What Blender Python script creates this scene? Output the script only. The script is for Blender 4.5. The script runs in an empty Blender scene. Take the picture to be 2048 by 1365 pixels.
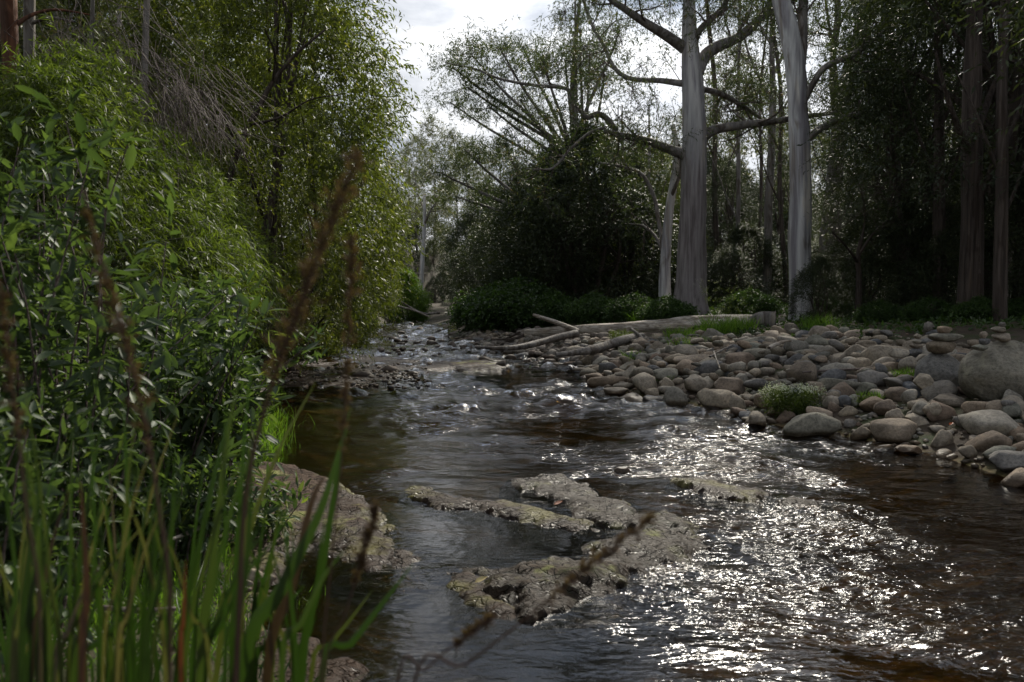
import bpy, math, random
import numpy as np
from mathutils import Vector, noise as mnoise

# ------------------------------------------------------------------ camera, sky, sun, exposure
FPX, CX, CY = 1593.0, 1024.0, 682.5          # focal length and centre in photo pixels (28 mm on 36 mm)
CAMH, PITCH = 1.4, math.radians(3.0)
scn = bpy.context.scene
C = scn.collection
cam_d = bpy.data.cameras.new('camera'); cam = bpy.data.objects.new('camera', cam_d); C.objects.link(cam)
cam_d.sensor_width = 36; cam_d.lens = 28.0
cam_d.clip_start = 0.05; cam_d.clip_end = 3000
cam_d.dof.use_dof = True; cam_d.dof.focus_distance = 9.0; cam_d.dof.aperture_fstop = 3.8
cam.location = (0, 0, CAMH); cam.rotation_euler = (math.pi/2 - PITCH, 0, 0)
scn.camera = cam
SUN_AZ, SUN_EL = math.radians(17), math.radians(37)
sdir = Vector((math.sin(SUN_AZ)*math.cos(SUN_EL), math.cos(SUN_AZ)*math.cos(SUN_EL), math.sin(SUN_EL)))
w = bpy.data.worlds.new('World'); scn.world = w; w.use_nodes = True
nt = w.node_tree; N = nt.nodes; L = nt.links
for n in list(N): N.remove(n)
def nd(nodes, t, **kw):
    n = nodes.new(t)
    for k, v in kw.items():
        if k in n.inputs: n.inputs[k].default_value = v
        else: setattr(n, k, v)
    return n
out = nd(N, 'ShaderNodeOutputWorld')
sky = nd(N, 'ShaderNodeTexSky', sky_type='NISHITA', sun_disc=False, sun_elevation=SUN_EL, sun_rotation=SUN_AZ, altitude=300)
tc = nd(N, 'ShaderNodeTexCoord')
mp = nd(N, 'ShaderNodeMapping'); mp.inputs['Scale'].default_value = (1.0, 1.0, 2.6); mp.inputs['Location'].default_value = (0.35, 0.1, 0.55)
L.new(tc.outputs['Generated'], mp.inputs['Vector'])
nz = nd(N, 'ShaderNodeTexNoise', Scale=2.2, Detail=9.0, Roughness=0.58, Distortion=0.25)
L.new(mp.outputs[0], nz.inputs['Vector'])
cov = nd(N, 'ShaderNodeMapRange'); cov.inputs[1].default_value = 0.30; cov.inputs[2].default_value = 0.42
L.new(nz.outputs['Fac'], cov.inputs[0])
nz2 = nd(N, 'ShaderNodeTexNoise', Scale=3.4, Detail=8.0, Roughness=0.55, Distortion=0.4)
L.new(mp.outputs[0], nz2.inputs['Vector'])
cr = nd(N, 'ShaderNodeValToRGB')
cr.color_ramp.elements[0].position = 0.40; cr.color_ramp.elements[0].color = (0.18, 0.205, 0.25, 1)
cr.color_ramp.elements[1].position = 0.60; cr.color_ramp.elements[1].color = (0.50, 0.51, 0.53, 1)
e3 = cr.color_ramp.elements.new(0.78); e3.color = (0.95, 0.95, 0.96, 1)
szz = nd(N, 'ShaderNodeSeparateXYZ'); L.new(tc.outputs['Generated'], szz.inputs[0])
el = nd(N, 'ShaderNodeMapRange'); el.inputs[1].default_value = 0.08; el.inputs[2].default_value = 0.36; el.inputs[3].default_value = 0.16; el.inputs[4].default_value = -0.03; L.new(szz.outputs['Z'], el.inputs[0])
ea = nd(N, 'ShaderNodeMath', operation='ADD'); L.new(nz2.outputs['Fac'], ea.inputs[0]); L.new(el.outputs[0], ea.inputs[1]); L.new(ea.outputs[0], cr.inputs[0])
dt = nd(N, 'ShaderNodeVectorMath', operation='DOT_PRODUCT'); dt.inputs[1].default_value = sdir
L.new(tc.outputs['Generated'], dt.inputs[0])
g1 = nd(N, 'ShaderNodeMath', operation='MAXIMUM'); L.new(dt.outputs['Value'], g1.inputs[0]); g1.inputs[1].default_value = 0
g2 = nd(N, 'ShaderNodeMath', operation='POWER'); L.new(g1.outputs[0], g2.inputs[0]); g2.inputs[1].default_value = 22
g3 = nd(N, 'ShaderNodeMath', operation='MULTIPLY_ADD'); L.new(g2.outputs[0], g3.inputs[0]); g3.inputs[1].default_value = 1.8; g3.inputs[2].default_value = 0.80
cm = nd(N, 'ShaderNodeVectorMath', operation='SCALE'); L.new(cr.outputs[0], cm.inputs[0]); L.new(g3.outputs[0], cm.inputs['Scale'])
bs = nd(N, 'ShaderNodeBackground', Strength=0.10); L.new(sky.outputs[0], bs.inputs[0])
bc = nd(N, 'ShaderNodeBackground', Strength=1.0); L.new(cm.outputs[0], bc.inputs[0])
mx = nd(N, 'ShaderNodeMixShader'); L.new(cov.outputs[0], mx.inputs[0]); L.new(bs.outputs[0], mx.inputs[1]); L.new(bc.outputs[0], mx.inputs[2])
L.new(mx.outputs[0], out.inputs[0])
sun_d = bpy.data.lights.new('sun', 'SUN'); sun_d.energy = 2.2; sun_d.angle = math.radians(2.0); sun_d.color = (1.0, 0.93, 0.80)
sun = bpy.data.objects.new('sun', sun_d); C.objects.link(sun); sun.rotation_euler = sdir.to_track_quat('Z', 'Y').to_euler()
vs = scn.view_settings
scn.display_settings.display_device = 'sRGB'
vs.view_transform = 'Standard'; vs.look = 'None'; vs.gamma = 1; vs.use_curve_mapping = False; vs.exposure = 1.25
scn.render.engine = 'CYCLES'
cy = scn.cycles
cy.use_denoising = True; cy.max_bounces = 6; cy.diffuse_bounces = 3; cy.glossy_bounces = 3; cy.transmission_bounces = 3
cy.transparent_max_bounces = 6; cy.caustics_reflective = False; cy.caustics_refractive = False; cy.sample_clamp_indirect = 4
cy.sample_clamp_direct = 12

HAZE = 0.0
# ------------------------------------------------------------------ picture rays -> places in the world
cp, sp = math.cos(PITCH), math.sin(PITCH)
def ray(px, py):
    u = (px - CX)/FPX; v = -(py - CY)/FPX
    return np.array([u, cp + v*sp, -sp + v*cp])
def G(px, py, z=0.0):                      # where the ray meets height z
    r = ray(px, py); return np.array([0, 0, CAMH]) + r*((z - CAMH)/r[2])
def D(px, py, Y):                          # point of the ray at distance Y ahead
    r = ray(px, py); return np.array([0, 0, CAMH]) + r*(Y/r[1])

# ------------------------------------------------------------------ vectorised noise
def _h(ix, iy, seed):
    h = (ix.astype(np.int64)*374761393 + iy.astype(np.int64)*668265263 + seed*1274126177) & 0xffffffff
    h = ((h ^ (h >> 13))*1274126177) & 0xffffffff
    return ((h ^ (h >> 16)) & 0xffff)/65535.0
def vnoise(x, y, seed=0):
    x = np.asarray(x, float); y = np.asarray(y, float)
    ix = np.floor(x); iy = np.floor(y); fx = x-ix; fy = y-iy
    fx = fx*fx*fx*(fx*(fx*6-15)+10); fy = fy*fy*fy*(fy*(fy*6-15)+10)
    a = _h(ix, iy, seed); b = _h(ix+1, iy, seed); c = _h(ix, iy+1, seed); d = _h(ix+1, iy+1, seed)
    return (a*(1-fx)+b*fx)*(1-fy)+(c*(1-fx)+d*fx)*fy*1.0 - 0.5
def fbm(x, y, seed=0, oct=4, gain=0.5):
    s = 0; a = 1.0; x = np.asarray(x, float); y = np.asarray(y, float)
    for o in range(oct):
        s = s + a*vnoise(x, y, seed+o*17); x = x*2.03+13.7; y = y*2.03-7.1; a *= gain
    return s
def sstep(a, b, x):
    t = np.clip((x-a)/(b-a), 0, 1); return t*t*(3-2*t)
def seg_dist(x, y, P):                      # distance to an open polyline
    d = np.full(np.shape(x), 1e9)
    for i in range(len(P)-1):
        ax, ay = P[i][:2]; bx, by = P[i+1][:2]; vx, vy = bx-ax, by-ay
        t = np.clip(((x-ax)*vx+(y-ay)*vy)/(vx*vx+vy*vy+1e-9), 0, 1)
        d = np.minimum(d, np.hypot(x-ax-t*vx, y-ay-t*vy))
    return d
def inside(x, y, P):
    r = np.zeros(np.shape(x), bool)
    for i in range(len(P)):
        ax, ay = P[i][:2]; bx, by = P[i-1][:2]
        c = ((ay > y) != (by > y)) & (x < (bx-ax)*(y-ay)/((by-ay) if by != ay else 1e-9)+ax)
        r ^= c
    return r

# ------------------------------------------------------------------ mesh helpers
def mk_mesh(name, V, F, attr=None, smooth=True, mats=(), mat_idx=None):
    V = np.asarray(V, np.float32); F = np.asarray(F, np.int32)
    me = bpy.data.meshes.new(name); k = F.shape[1]
    me.vertices.add(len(V)); me.vertices.foreach_set('co', V.ravel())
    me.loops.add(F.size); me.loops.foreach_set('vertex_index', F.ravel())
    me.polygons.add(len(F)); me.polygons.foreach_set('loop_start', np.arange(0, F.size, k, dtype=np.int32))
    me.polygons.foreach_set('use_smooth', np.full(len(F), smooth, bool))
    if mat_idx is not None: me.polygons.foreach_set('material_index', np.asarray(mat_idx, np.int32))
    for nm, a in (attr or {}).items():
        at = me.attributes.new(nm, 'FLOAT', 'POINT'); at.data.foreach_set('value', np.asarray(a, np.float32))
    me.update(calc_edges=True)
    for m in mats: me.materials.append(m)
    return me
def obj(name, me, parent=None, loc=None, **props):
    o = bpy.data.objects.new(name, me); C.objects.link(o)
    if parent is not None: o.parent = parent
    if loc is not None: o.location = loc
    for k, v in props.items(): o[k] = v
    return o
def thing(name, label, cat, loc=(0, 0, 0), rz=0.0, group=None):
    o = bpy.data.objects.new(name, None); C.objects.link(o); o.location = loc; o.rotation_euler = (0, 0, rz)
    o.empty_display_size = 0.2
    o['label'] = label; o['category'] = cat
    if group: o['group'] = group
    return o
def dup(root, loc, rz, sc=1.0, label=None, group=None):
    r = root.copy(); C.objects.link(r); r.location = loc; r.rotation_euler = (0, 0, rz)
    r.scale = sc if isinstance(sc, tuple) else (sc, sc, sc)
    if label: r['label'] = label
    if group: r['group'] = group
    for ch in list(root.children):
        c = ch.copy(); C.objects.link(c); c.parent = r
    return r
class Tubes:
    def __init__(s): s.V = []; s.F = []; s.R = []; s.n = 0
    def add(s, P, R, k=6, rnd=0.5, wob=0.0, seed=0):
        P = np.asarray(P, float); n = len(P); R = np.asarray(R, float)*np.ones(n)
        T = np.gradient(P, axis=0); T /= np.linalg.norm(T, axis=1)[:, None]+1e-9
        ref = np.array([0.0, 0, 1]) if abs(T[:, 2]).mean() < 0.8 else np.array([1.0, 0, 0])
        U = np.cross(T, ref); U /= np.linalg.norm(U, axis=1)[:, None]+1e-9; W = np.cross(T, U)
        a = np.linspace(0, 2*math.pi, k, endpoint=False)
        rr = R[:, None]*np.ones((n, k))
        if wob:
            ln = np.r_[0, np.cumsum(np.linalg.norm(np.diff(P, axis=0), axis=1))]
            rr = rr*(1+wob*(vnoise(np.cos(a)[None, :]*1.4+ln[:, None]*0.5+seed, np.sin(a)[None, :]*1.4+ln[:, None]*0.35, seed)
                            + 0.5*vnoise(np.cos(a)[None, :]*3+ln[:, None]*1.5, np.sin(a)[None, :]*3+seed, seed+3))*2)
        V = P[:, None, :]+rr[:, :, None]*(np.cos(a)[None, :, None]*U[:, None, :]+np.sin(a)[None, :, None]*W[:, None, :])
        i = np.arange(n-1)[:, None]*k; j = np.arange(k)[None, :]; j2 = (j+1) % k
        F = np.stack([i+j, i+k+j, i+k+j2, i+j2], -1).reshape(-1, 4)+s.n
        s.V.append(V.reshape(-1, 3)); s.F.append(F); s.R.append(np.full(n*k, rnd)); s.n += n*k
        # end caps
        for e, ring in ((0, np.arange(k)), (n-1, np.arange(k)+(n-1)*k)):
            s.V.append(P[e:e+1]+(T[e]*(R[e]*0.25)*(1 if e else -1))); s.R.append([rnd]); c = s.n; s.n += 1
            base = s.n-1-(n*k)-(0 if e == 0 else 1)
            q = [[c, base+ring[t], base+ring[(t+1) % k], base+ring[(t+1) % k]] for t in range(k)]
            s.caps = getattr(s, 'caps', []); s.caps += [(a0, b0, c0) for a0, b0, c0, _ in q]
    def mesh(s, name, mat, smooth=True):
        V = np.concatenate(s.V); F = np.concatenate(s.F); R = np.concatenate([np.asarray(r, float) for r in s.R])
        me = mk_mesh(name, V, F, {'rnd': R}, smooth, [mat] if not isinstance(mat, (list, tuple)) else mat)
        return me
def smooth_poly(P, m=4):                    # Catmull-Rom through the points
    P = np.asarray(P, float); Q = np.vstack([2*P[0]-P[1], P, 2*P[-1]-P[-2]]); o = []
    for i in range(1, len(Q)-2):
        for t in np.linspace(0, 1, m, endpoint=False):
            o.append(0.5*((2*Q[i])+(-Q[i-1]+Q[i+1])*t+(2*Q[i-1]-5*Q[i]+4*Q[i+1]-Q[i+2])*t*t+(-Q[i-1]+3*Q[i]-3*Q[i+1]+Q[i+2])*t**3))
    o.append(Q[-2]); return np.array(o)
def unit(v): return v/(np.linalg.norm(v, axis=-1, keepdims=True)+1e-9)
# leaf outlines: x = half width, y = length, z = fold / curl
LEAF4 = (np.array([[0, 0, 0], [-.5, .45, .10], [0, 1, -.06], [.5, .45, .10]]), np.array([[0, 3, 2, 1]]))
_ys = [0, .26, .66, 1.0]; _ws = [0.05, .46, .42, 0.02]
_v = []
for y_, w_ in zip(_ys, _ws):
    _v += [[-w_, y_, .18*w_-.25*y_*y_*.5], [0, y_, -.05-.25*y_*y_*.5], [w_, y_, .18*w_-.25*y_*y_*.5]]
LEAFB = (np.array(_v), np.array([[3*i+j, 3*i+j+1, 3*i+j+4, 3*i+j+3] for i in range(3) for j in range(2)]))
def place_leaves(O, Dn, Nn, ln, wd, tmpl=LEAF4):
    TV, TF = tmpl; n = len(O)
    Dn = unit(Dn); S = unit(np.cross(Dn, Nn)); Nn = np.cross(S, Dn)
    ln = (np.ones(n)*ln)[:, None, None]; wd = (np.ones(n)*wd)[:, None, None]
    V = O[:, None, :]+TV[None, :, 0:1]*wd*S[:, None, :]+TV[None, :, 1:2]*ln*Dn[:, None, :]+TV[None, :, 2:3]*wd*1.4*Nn[:, None, :]
    k = len(TV); F = (TF[None]+np.arange(n)[:, None, None]*k).reshape(-1, 4)
    return V.reshape(-1, 3), F
def sprays(rng, O, Dv, Ln, m, leaf_len, leaf_w, droop=0.3, spread=0.8, hang=0.3, tmpl=LEAF4, nup=0.6, rnd_j=0.35, start=0.15):
    """m leaves along each of n drooping twigs"""
    n = len(O); s = np.linspace(start, 1, m)[None, :, None]; Ln = (np.ones(n)*Ln)[:, None, None]
    Dv = unit(Dv)[:, None, :]
    P = O[:, None, :]+Dv*Ln*s; P[..., 2] -= (droop*Ln*s*s)[..., 0]
    tang = Dv+np.array([0, 0, -1.0])*2*droop*s
    ld = unit(tang)+rng.normal(0, spread, (n, m, 3)); ld[..., 2] -= hang
    P = P.reshape(-1, 3); ld = ld.reshape(-1, 3)
    nn = rng.normal(0, 1, P.shape); nn[:, 2] = np.abs(nn[:, 2])+nup
    sc = rng.uniform(0.5, 1.3, len(P))
    V, F = place_leaves(P, ld, unit(nn), leaf_len*sc, leaf_w*sc, tmpl)
    tr = np.repeat(rng.random(n), m)
    r = np.clip(tr*(1-rnd_j)+rng.random(len(P))*rnd_j, 0, 1)
    return V, F, np.repeat(r, len(tmpl[0]))
def join(parts):
    Vs, Fs, Rs, o = [], [], [], 0
    for V, F, R in parts: Vs.append(V); Fs.append(F+o); Rs.append(R); o += len(V)
    return np.concatenate(Vs), np.concatenate(Fs), np.concatenate(Rs)
def fol_obj(name, parts, mat, parent=None, **props):
    V, F, R = join(parts); return obj(name, mk_mesh(name, V, F, {'rnd': R}, True, [mat]), parent, **props)

# ------------------------------------------------------------------ materials
def newmat(name):
    m = bpy.data.materials.new(name); m.use_nodes = True; t = m.node_tree
    for n in list(t.nodes): t.nodes.remove(n)
    o = t.nodes.new('ShaderNodeOutputMaterial'); return m, t.nodes, t.links, o
def ramp(nodes, stops):
    r = nodes.new('ShaderNodeValToRGB'); e = r.color_ramp.elements
    while len(e) > 1: e.remove(e[-1])
    e[0].position = stops[0][0]; e[0].color = (*stops[0][1], 1)
    for p, c in stops[1:]:
        q = e.new(p); q.color = (*c, 1)
    return r
def leaf_mat(name, stops, trans=0.35, rough=0.5, spec=0.35, tcol=2.0):
    m, N, L, o = newmat(name)
    a = nd(N, 'ShaderNodeAttribute', attribute_name='rnd')
    oi = nd(N, 'ShaderNodeObjectInfo')
    ad = nd(N, 'ShaderNodeMath', operation='MULTIPLY_ADD'); L.new(oi.outputs['Random'], ad.inputs[0]); ad.inputs[1].default_value = 0.16
    sb = nd(N, 'ShaderNodeMath', operation='SUBTRACT'); L.new(a.outputs['Fac'], sb.inputs[0]); sb.inputs[1].default_value = 0.08
    L.new(sb.outputs[0], ad.inputs[2])
    r = ramp(N, stops); L.new(ad.outputs[0], r.inputs[0])
    p = nd(N, 'ShaderNodeBsdfPrincipled', Roughness=rough); p.inputs['Specular IOR Level'].default_value = spec
    L.new(r.outputs[0], p.inputs['Base Color'])
    t = nd(N, 'ShaderNodeBsdfTranslucent')
    mu = nd(N, 'ShaderNodeMix', data_type='RGBA', blend_type='MULTIPLY'); mu.inputs[0].default_value = 1
    L.new(r.outputs[0], mu.inputs[6]); mu.inputs[7].default_value = (tcol*1.15, tcol*1.25, tcol*0.45, 1)
    L.new(mu.outputs[2], t.inputs[0])
    x = nd(N, 'ShaderNodeMixShader'); x.inputs[0].default_value = trans
    L.new(p.outputs[0], x.inputs[1]); L.new(t.outputs[0], x.inputs[2]); L.new(x.outputs[0], o.inputs[0])
    return m
def bark_mat(name, cols, sx=9.0, sz=0.55, rough=0.75, bump=0.25, dark_base=None):
    m, N, L, o = newmat(name)
    tc = nd(N, 'ShaderNodeTexCoord'); mp = nd(N, 'ShaderNodeMapping'); mp.inputs['Scale'].default_value = (sx, sx, sz)
    L.new(tc.outputs['Object'], mp.inputs[0])
    n1 = nd(N, 'ShaderNodeTexNoise', Scale=1.0, Detail=7.0, Roughness=0.55, Distortion=0.6); L.new(mp.outputs[0], n1.inputs['Vector'])
    r = ramp(N, cols); L.new(n1.outputs['Fac'], r.inputs[0])
    mp2 = nd(N, 'ShaderNodeMapping'); mp2.inputs['Scale'].default_value = (sx*3.5, sx*3.5, sz*3.0); L.new(tc.outputs['Object'], mp2.inputs[0])
    n2 = nd(N, 'ShaderNodeTexNoise', Scale=1.0, Detail=5.0, Roughness=0.6); L.new(mp2.outputs[0], n2.inputs['Vector'])
    mu = nd(N, 'ShaderNodeMix', data_type='RGBA', blend_type='MULTIPLY'); mu.inputs[0].default_value = 0.55
    r2 = ramp(N, [(0.35, (0.45, 0.42, 0.42)), (0.6, (1, 1, 1))]); L.new(n2.outputs['Fac'], r2.inputs[0])
    L.new(r.outputs[0], mu.inputs[6]); L.new(r2.outputs[0], mu.inputs[7])
    n3 = nd(N, 'ShaderNodeTexNoise', Scale=1.0, Detail=4.0, Roughness=0.5, Distortion=1.0); mp3 = nd(N, 'ShaderNodeMapping'); mp3.inputs['Scale'].default_value = (sx*.55, sx*.55, max(sz*1.6, .5)); mp3.inputs['Location'].default_value = (3, 7, 1); L.new(tc.outputs['Object'], mp3.inputs[0]); L.new(mp3.outputs[0], n3.inputs['Vector'])
    r3 = ramp(N, [(.40, (.60, .55, .50)), (.47, (1, 1, 1)), (.60, (1.0, 1.0, 1.0)), (.66, (1.18, 1.12, 1.0))]); L.new(n3.outputs['Fac'], r3.inputs[0])
    m4 = nd(N, 'ShaderNodeMix', data_type='RGBA', blend_type='MULTIPLY'); m4.inputs[0].default_value = 1; L.new(mu.outputs[2], m4.inputs[6]); L.new(r3.outputs[0], m4.inputs[7])
    col = m4.outputs[2]
    if dark_base:
        sp_ = nd(N, 'ShaderNodeSeparateXYZ'); g = nd(N, 'ShaderNodeTexCoord'); L.new(g.outputs['Object'], sp_.inputs[0])
        ad = nd(N, 'ShaderNodeMath', operation='MULTIPLY_ADD'); L.new(n1.outputs['Fac'], ad.inputs[0]); ad.inputs[1].default_value = -dark_base[2]; L.new(sp_.outputs['Z'], ad.inputs[2])
        mr = nd(N, 'ShaderNodeMapRange'); mr.inputs[1].default_value = dark_base[0]-dark_base[2]/2; mr.inputs[2].default_value = dark_base[0]-dark_base[2]/2+dark_base[3]; mr.inputs[3].default_value = 1; mr.inputs[4].default_value = 0
        L.new(ad.outputs[0], mr.inputs[0])
        mb = nd(N, 'ShaderNodeMix', data_type='RGBA', blend_type='MIX'); L.new(mr.outputs[0], mb.inputs[0]); L.new(col, mb.inputs[6]); 
        m3 = nd(N, 'ShaderNodeMix', data_type='RGBA', blend_type='MULTIPLY'); m3.inputs[0].default_value = 1; m3.inputs[6].default_value = (*dark_base[1], 1); L.new(r2.outputs[0], m3.inputs[7])
        L.new(m3.outputs[2], mb.inputs[7]); col = mb.outputs[2]
    p = nd(N, 'ShaderNodeBsdfPrincipled', Roughness=rough); L.new(col, p.inputs['Base Color'])
    p.inputs['Specular IOR Level'].default_value = 0.25
    b = nd(N, 'ShaderNodeBump', Strength=bump, Distance=0.04); L.new(n2.outputs['Fac'], b.inputs['Height']); L.new(b.outputs[0], p.inputs['Normal'])
    L.new(p.outputs[0], o.inputs[0]); return m
def rock_mat(name, stops, lichen=None, wet=0.05, scale=1.0, crack=0.0, bump=0.5, moss=None):
    """stone: colour by object / per-stone value, speckle, wet dark band at the waterline, lichen patches, cracks"""
    m, N, L, o = newmat(name)
    oi = nd(N, 'ShaderNodeObjectInfo'); a = nd(N, 'ShaderNodeAttribute', attribute_name='rnd'); tc = nd(N, 'ShaderNodeTexCoord')
    geo = nd(N, 'ShaderNodeNewGeometry')
    ad = nd(N, 'ShaderNodeMath', operation='ADD'); L.new(oi.outputs['Random'], ad.inputs[0]); L.new(a.outputs['Fac'], ad.inputs[1])
    fr = nd(N, 'ShaderNodeMath', operation='FRACT'); L.new(ad.outputs[0], fr.inputs[0])
    r = ramp(N, stops); L.new(fr.outputs[0], r.inputs[0])
    n1 = nd(N, 'ShaderNodeTexNoise', Scale=6.0*scale, Detail=8.0, Roughness=0.65); L.new(geo.outputs['Position'], n1.inputs['Vector'])
    r1 = ramp(N, [(0.3, (0.42, 0.40, 0.39)), (0.52, (1, 1, 1)), (0.72, (1.45, 1.4, 1.3))]); L.new(n1.outputs['Fac'], r1.inputs[0])
    mu = nd(N, 'ShaderNodeMix', data_type='RGBA', blend_type='MULTIPLY'); mu.inputs[0].default_value = 0.8
    L.new(r.outputs[0], mu.inputs[6]); L.new(r1.outputs[0], mu.inputs[7]); col = mu.outputs[2]
    n2 = nd(N, 'ShaderNodeTexNoise', Scale=38.0*scale, Detail=5.0, Roughness=0.7); L.new(geo.outputs['Position'], n2.inputs['Vector'])
    hgt = n2.outputs['Fac']
    rg2 = ramp(N, [(.36, (.62, .6, .6)), (.5, (1, 1, 1)), (.66, (1.35, 1.32, 1.28))]); L.new(n2.outputs['Fac'], rg2.inputs[0]); mg = nd(N, 'ShaderNodeMix', data_type='RGBA', blend_type='MULTIPLY'); mg.inputs[0].default_value = .8; L.new(col, mg.inputs[6]); L.new(rg2.outputs[0], mg.inputs[7]); col = mg.outputs[2]
    if crack:
        mpc = nd(N, 'ShaderNodeMapping'); mpc.inputs['Scale'].default_value = (1, 1.6, 1); mpc.inputs['Rotation'].default_value = (0, 0, 0.4)
        nw = nd(N, 'ShaderNodeTexNoise', Scale=3.0, Detail=4.0); L.new(geo.outputs['Position'], nw.inputs['Vector'])
        va = nd(N, 'ShaderNodeVectorMath', operation='MULTIPLY_ADD'); L.new(nw.outputs['Color'], va.inputs[0]); va.inputs[1].default_value = (0.35, 0.35, 0.35); L.new(geo.outputs['Position'], va.inputs[2])
        L.new(va.outputs[0], mpc.inputs[0])
        vo = nd(N, 'ShaderNodeTexVoronoi', feature='DISTANCE_TO_EDGE', Scale=5.5*crack); L.new(mpc.outputs[0], vo.inputs['Vector'])
        rc = ramp(N, [(0.0, (0.10, 0.09, 0.085)), (0.06, (1, 1, 1))]); L.new(vo.outputs['Distance'], rc.inputs[0])
        nm = nd(N, 'ShaderNodeTexNoise', Scale=2.4, Detail=2.0); L.new(geo.outputs['Position'], nm.inputs['Vector'])
        rm = ramp(N, [(0.36, (0.1, 0.1, 0.1)), (0.52, (1, 1, 1))]); L.new(nm.outputs['Fac'], rm.inputs[0])
        mc = nd(N, 'ShaderNodeMix', data_type='RGBA', blend_type='MULTIPLY'); L.new(rm.outputs[0], mc.inputs[0]); L.new(col, mc.inputs[6]); L.new(rc.outputs[0], mc.inputs[7]); col = mc.outputs[2]
        mh = nd(N, 'ShaderNodeMath', operation='MINIMUM'); L.new(vo.outputs['Distance'], mh.inputs[0]); mh.inputs[1].default_value = 0.05
        ms = nd(N, 'ShaderNodeMath', operation='MULTIPLY_ADD'); L.new(mh.outputs[0], ms.inputs[0]); ms.inputs[1].default_value = 16.0; L.new(n2.outputs['Fac'], ms.inputs[2]); hgt = ms.outputs[0]
    def patch(col, c, lo, hi, sc_, seed):
        n = nd(N, 'ShaderNodeTexNoise', Scale=sc_, Detail=8.0, Roughness=0.68); mpp = nd(N, 'ShaderNodeMapping'); mpp.inputs['Location'].default_value = (seed, seed*2, 0)
        L.new(geo.outputs['Position'], mpp.inputs[0]); L.new(mpp.outputs[0], n.inputs['Vector'])
        rr = ramp(N, [(lo, (0, 0, 0)), (hi, (1, 1, 1))]); L.new(n.outputs['Fac'], rr.inputs[0])
        mm = nd(N, 'ShaderNodeMix', data_type='RGBA', blend_type='MIX'); L.new(rr.outputs[0], mm.inputs[0]); L.new(col, mm.inputs[6]); mm.inputs[7].default_value = (*c, 1)
        return mm.outputs[2]
    if lichen: col = patch(col, lichen[0], lichen[1], lichen[1]+0.1, lichen[2], lichen[3])
    if moss: col = patch(col, moss[0], moss[1], moss[1]+0.08, moss[2], moss[3])
    rough = 0.72
    p = nd(N, 'ShaderNodeBsdfPrincipled', Roughness=rough); p.inputs['Specular IOR Level'].default_value = 0.12
    if wet is not None:
        sz = nd(N, 'ShaderNodeSeparateXYZ'); L.new(geo.outputs['Position'], sz.inputs[0])
        nwz = nd(N, 'ShaderNodeMath', operation='MULTIPLY_ADD'); L.new(n1.outputs['Fac'], nwz.inputs[0]); nwz.inputs[1].default_value = -0.08; L.new(sz.outputs['Z'], nwz.inputs[2])
        mr = nd(N, 'ShaderNodeMapRange'); mr.inputs[1].default_value = wet-0.045; mr.inputs[2].default_value = wet-0.015; L.new(nwz.outputs[0], mr.inputs[0])
        rw = ramp(N, [(0, (0.42, 0.37, 0.32)), (1, (1, 1, 1))]); L.new(mr.outputs[0], rw.inputs[0])
        mw = nd(N, 'ShaderNodeMix', data_type='RGBA', blend_type='MULTIPLY'); mw.inputs[0].default_value = 1; L.new(col, mw.inputs[6]); L.new(rw.outputs[0], mw.inputs[7]); col = mw.outputs[2]
        m2 = nd(N, 'ShaderNodeMapRange'); m2.inputs[3].default_value = 0.38; m2.inputs[4].default_value = 0.8; L.new(mr.outputs[0], m2.inputs[0]); L.new(m2.outputs[0], p.inputs['Roughness'])
    L.new(col, p.inputs['Base Color'])
    b = nd(N, 'ShaderNodeBump', Strength=bump, Distance=0.018); L.new(hgt, b.inputs['Height']); L.new(b.outputs[0], p.inputs['Normal'])
    L.new(p.outputs[0], o.inputs[0]); return m

M = {}
M['cobble'] = rock_mat('river_stone', [(0, (.19, .155, .115)), (.15, (.24, .21, .17)), (.3, (.105, .11, .12)), (.45, (.28, .24, .185)), (.6, (.15, .11, .085)), (.72, (.18, .18, .15)), (.82, (.22, .165, .12)), (.92, (.32, .295, .25)), (1, (.12, .115, .10))], scale=1.0)
M['boulder'] = rock_mat('boulder_stone', [(0, (.20, .185, .15)), (.5, (.165, .16, .15)), (1, (.205, .18, .14))], lichen=((.27, .25, .19), .56, 5.0, 3.0), scale=.8, bump=1.0)
M['ledge'] = rock_mat('bedrock', [(0, (.068, .044, .030)), (1, (.080, .052, .036))], lichen=((.27, .275, .10), .50, 2.0, 1.0), crack=2.0, bump=1.0, wet=.05)
M['ledge_dry'] = rock_mat('bedrock_brown', [(0, (.10, .068, .050)), (1, (.12, .082, .06))], lichen=((.20, .20, .10), .62, 1.8, 5.0), crack=2.2, bump=1.0, wet=.05)
M['ledge_moss'] = rock_mat('bedrock_mossy', [(0, (.052, .038, .026)), (1, (.062, .045, .030))], lichen=((.19, .20, .075), .56, 4.0, 2.0), moss=((.035, .04, .012), .56, 5.0, 9.0), crack=2.0, bump=1.0, wet=.055)
M['bank_rock'] = rock_mat('bank_rock', [(0, (.19, .18, .165)), (1, (.15, .13, .11))], lichen=((.05, .07, .03), .55, 4.0, 2.0), crack=.7, bump=1.0)
M['gum'] = bark_mat('smooth_gum_bark', [(.30, (.17, .155, .175)), (.42, (.32, .31, .325)), (.50, (.50, .50, .495)), (.62, (.62, .61, .60)), (.72, (.34, .31, .35))], sx=3.6, sz=.24, bump=.3)
M['gum_rough'] = bark_mat('gum_bark_brown_base', [(.30, (.16, .145, .165)), (.42, (.28, .27, .285)), (.50, (.43, .425, .425)), (.62, (.55, .54, .53)), (.72, (.27, .25, .29))], sx=3.8, sz=.26, bump=.5, dark_base=(3.6, (.26, .235, .235), 5.0, 2.0))
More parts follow.
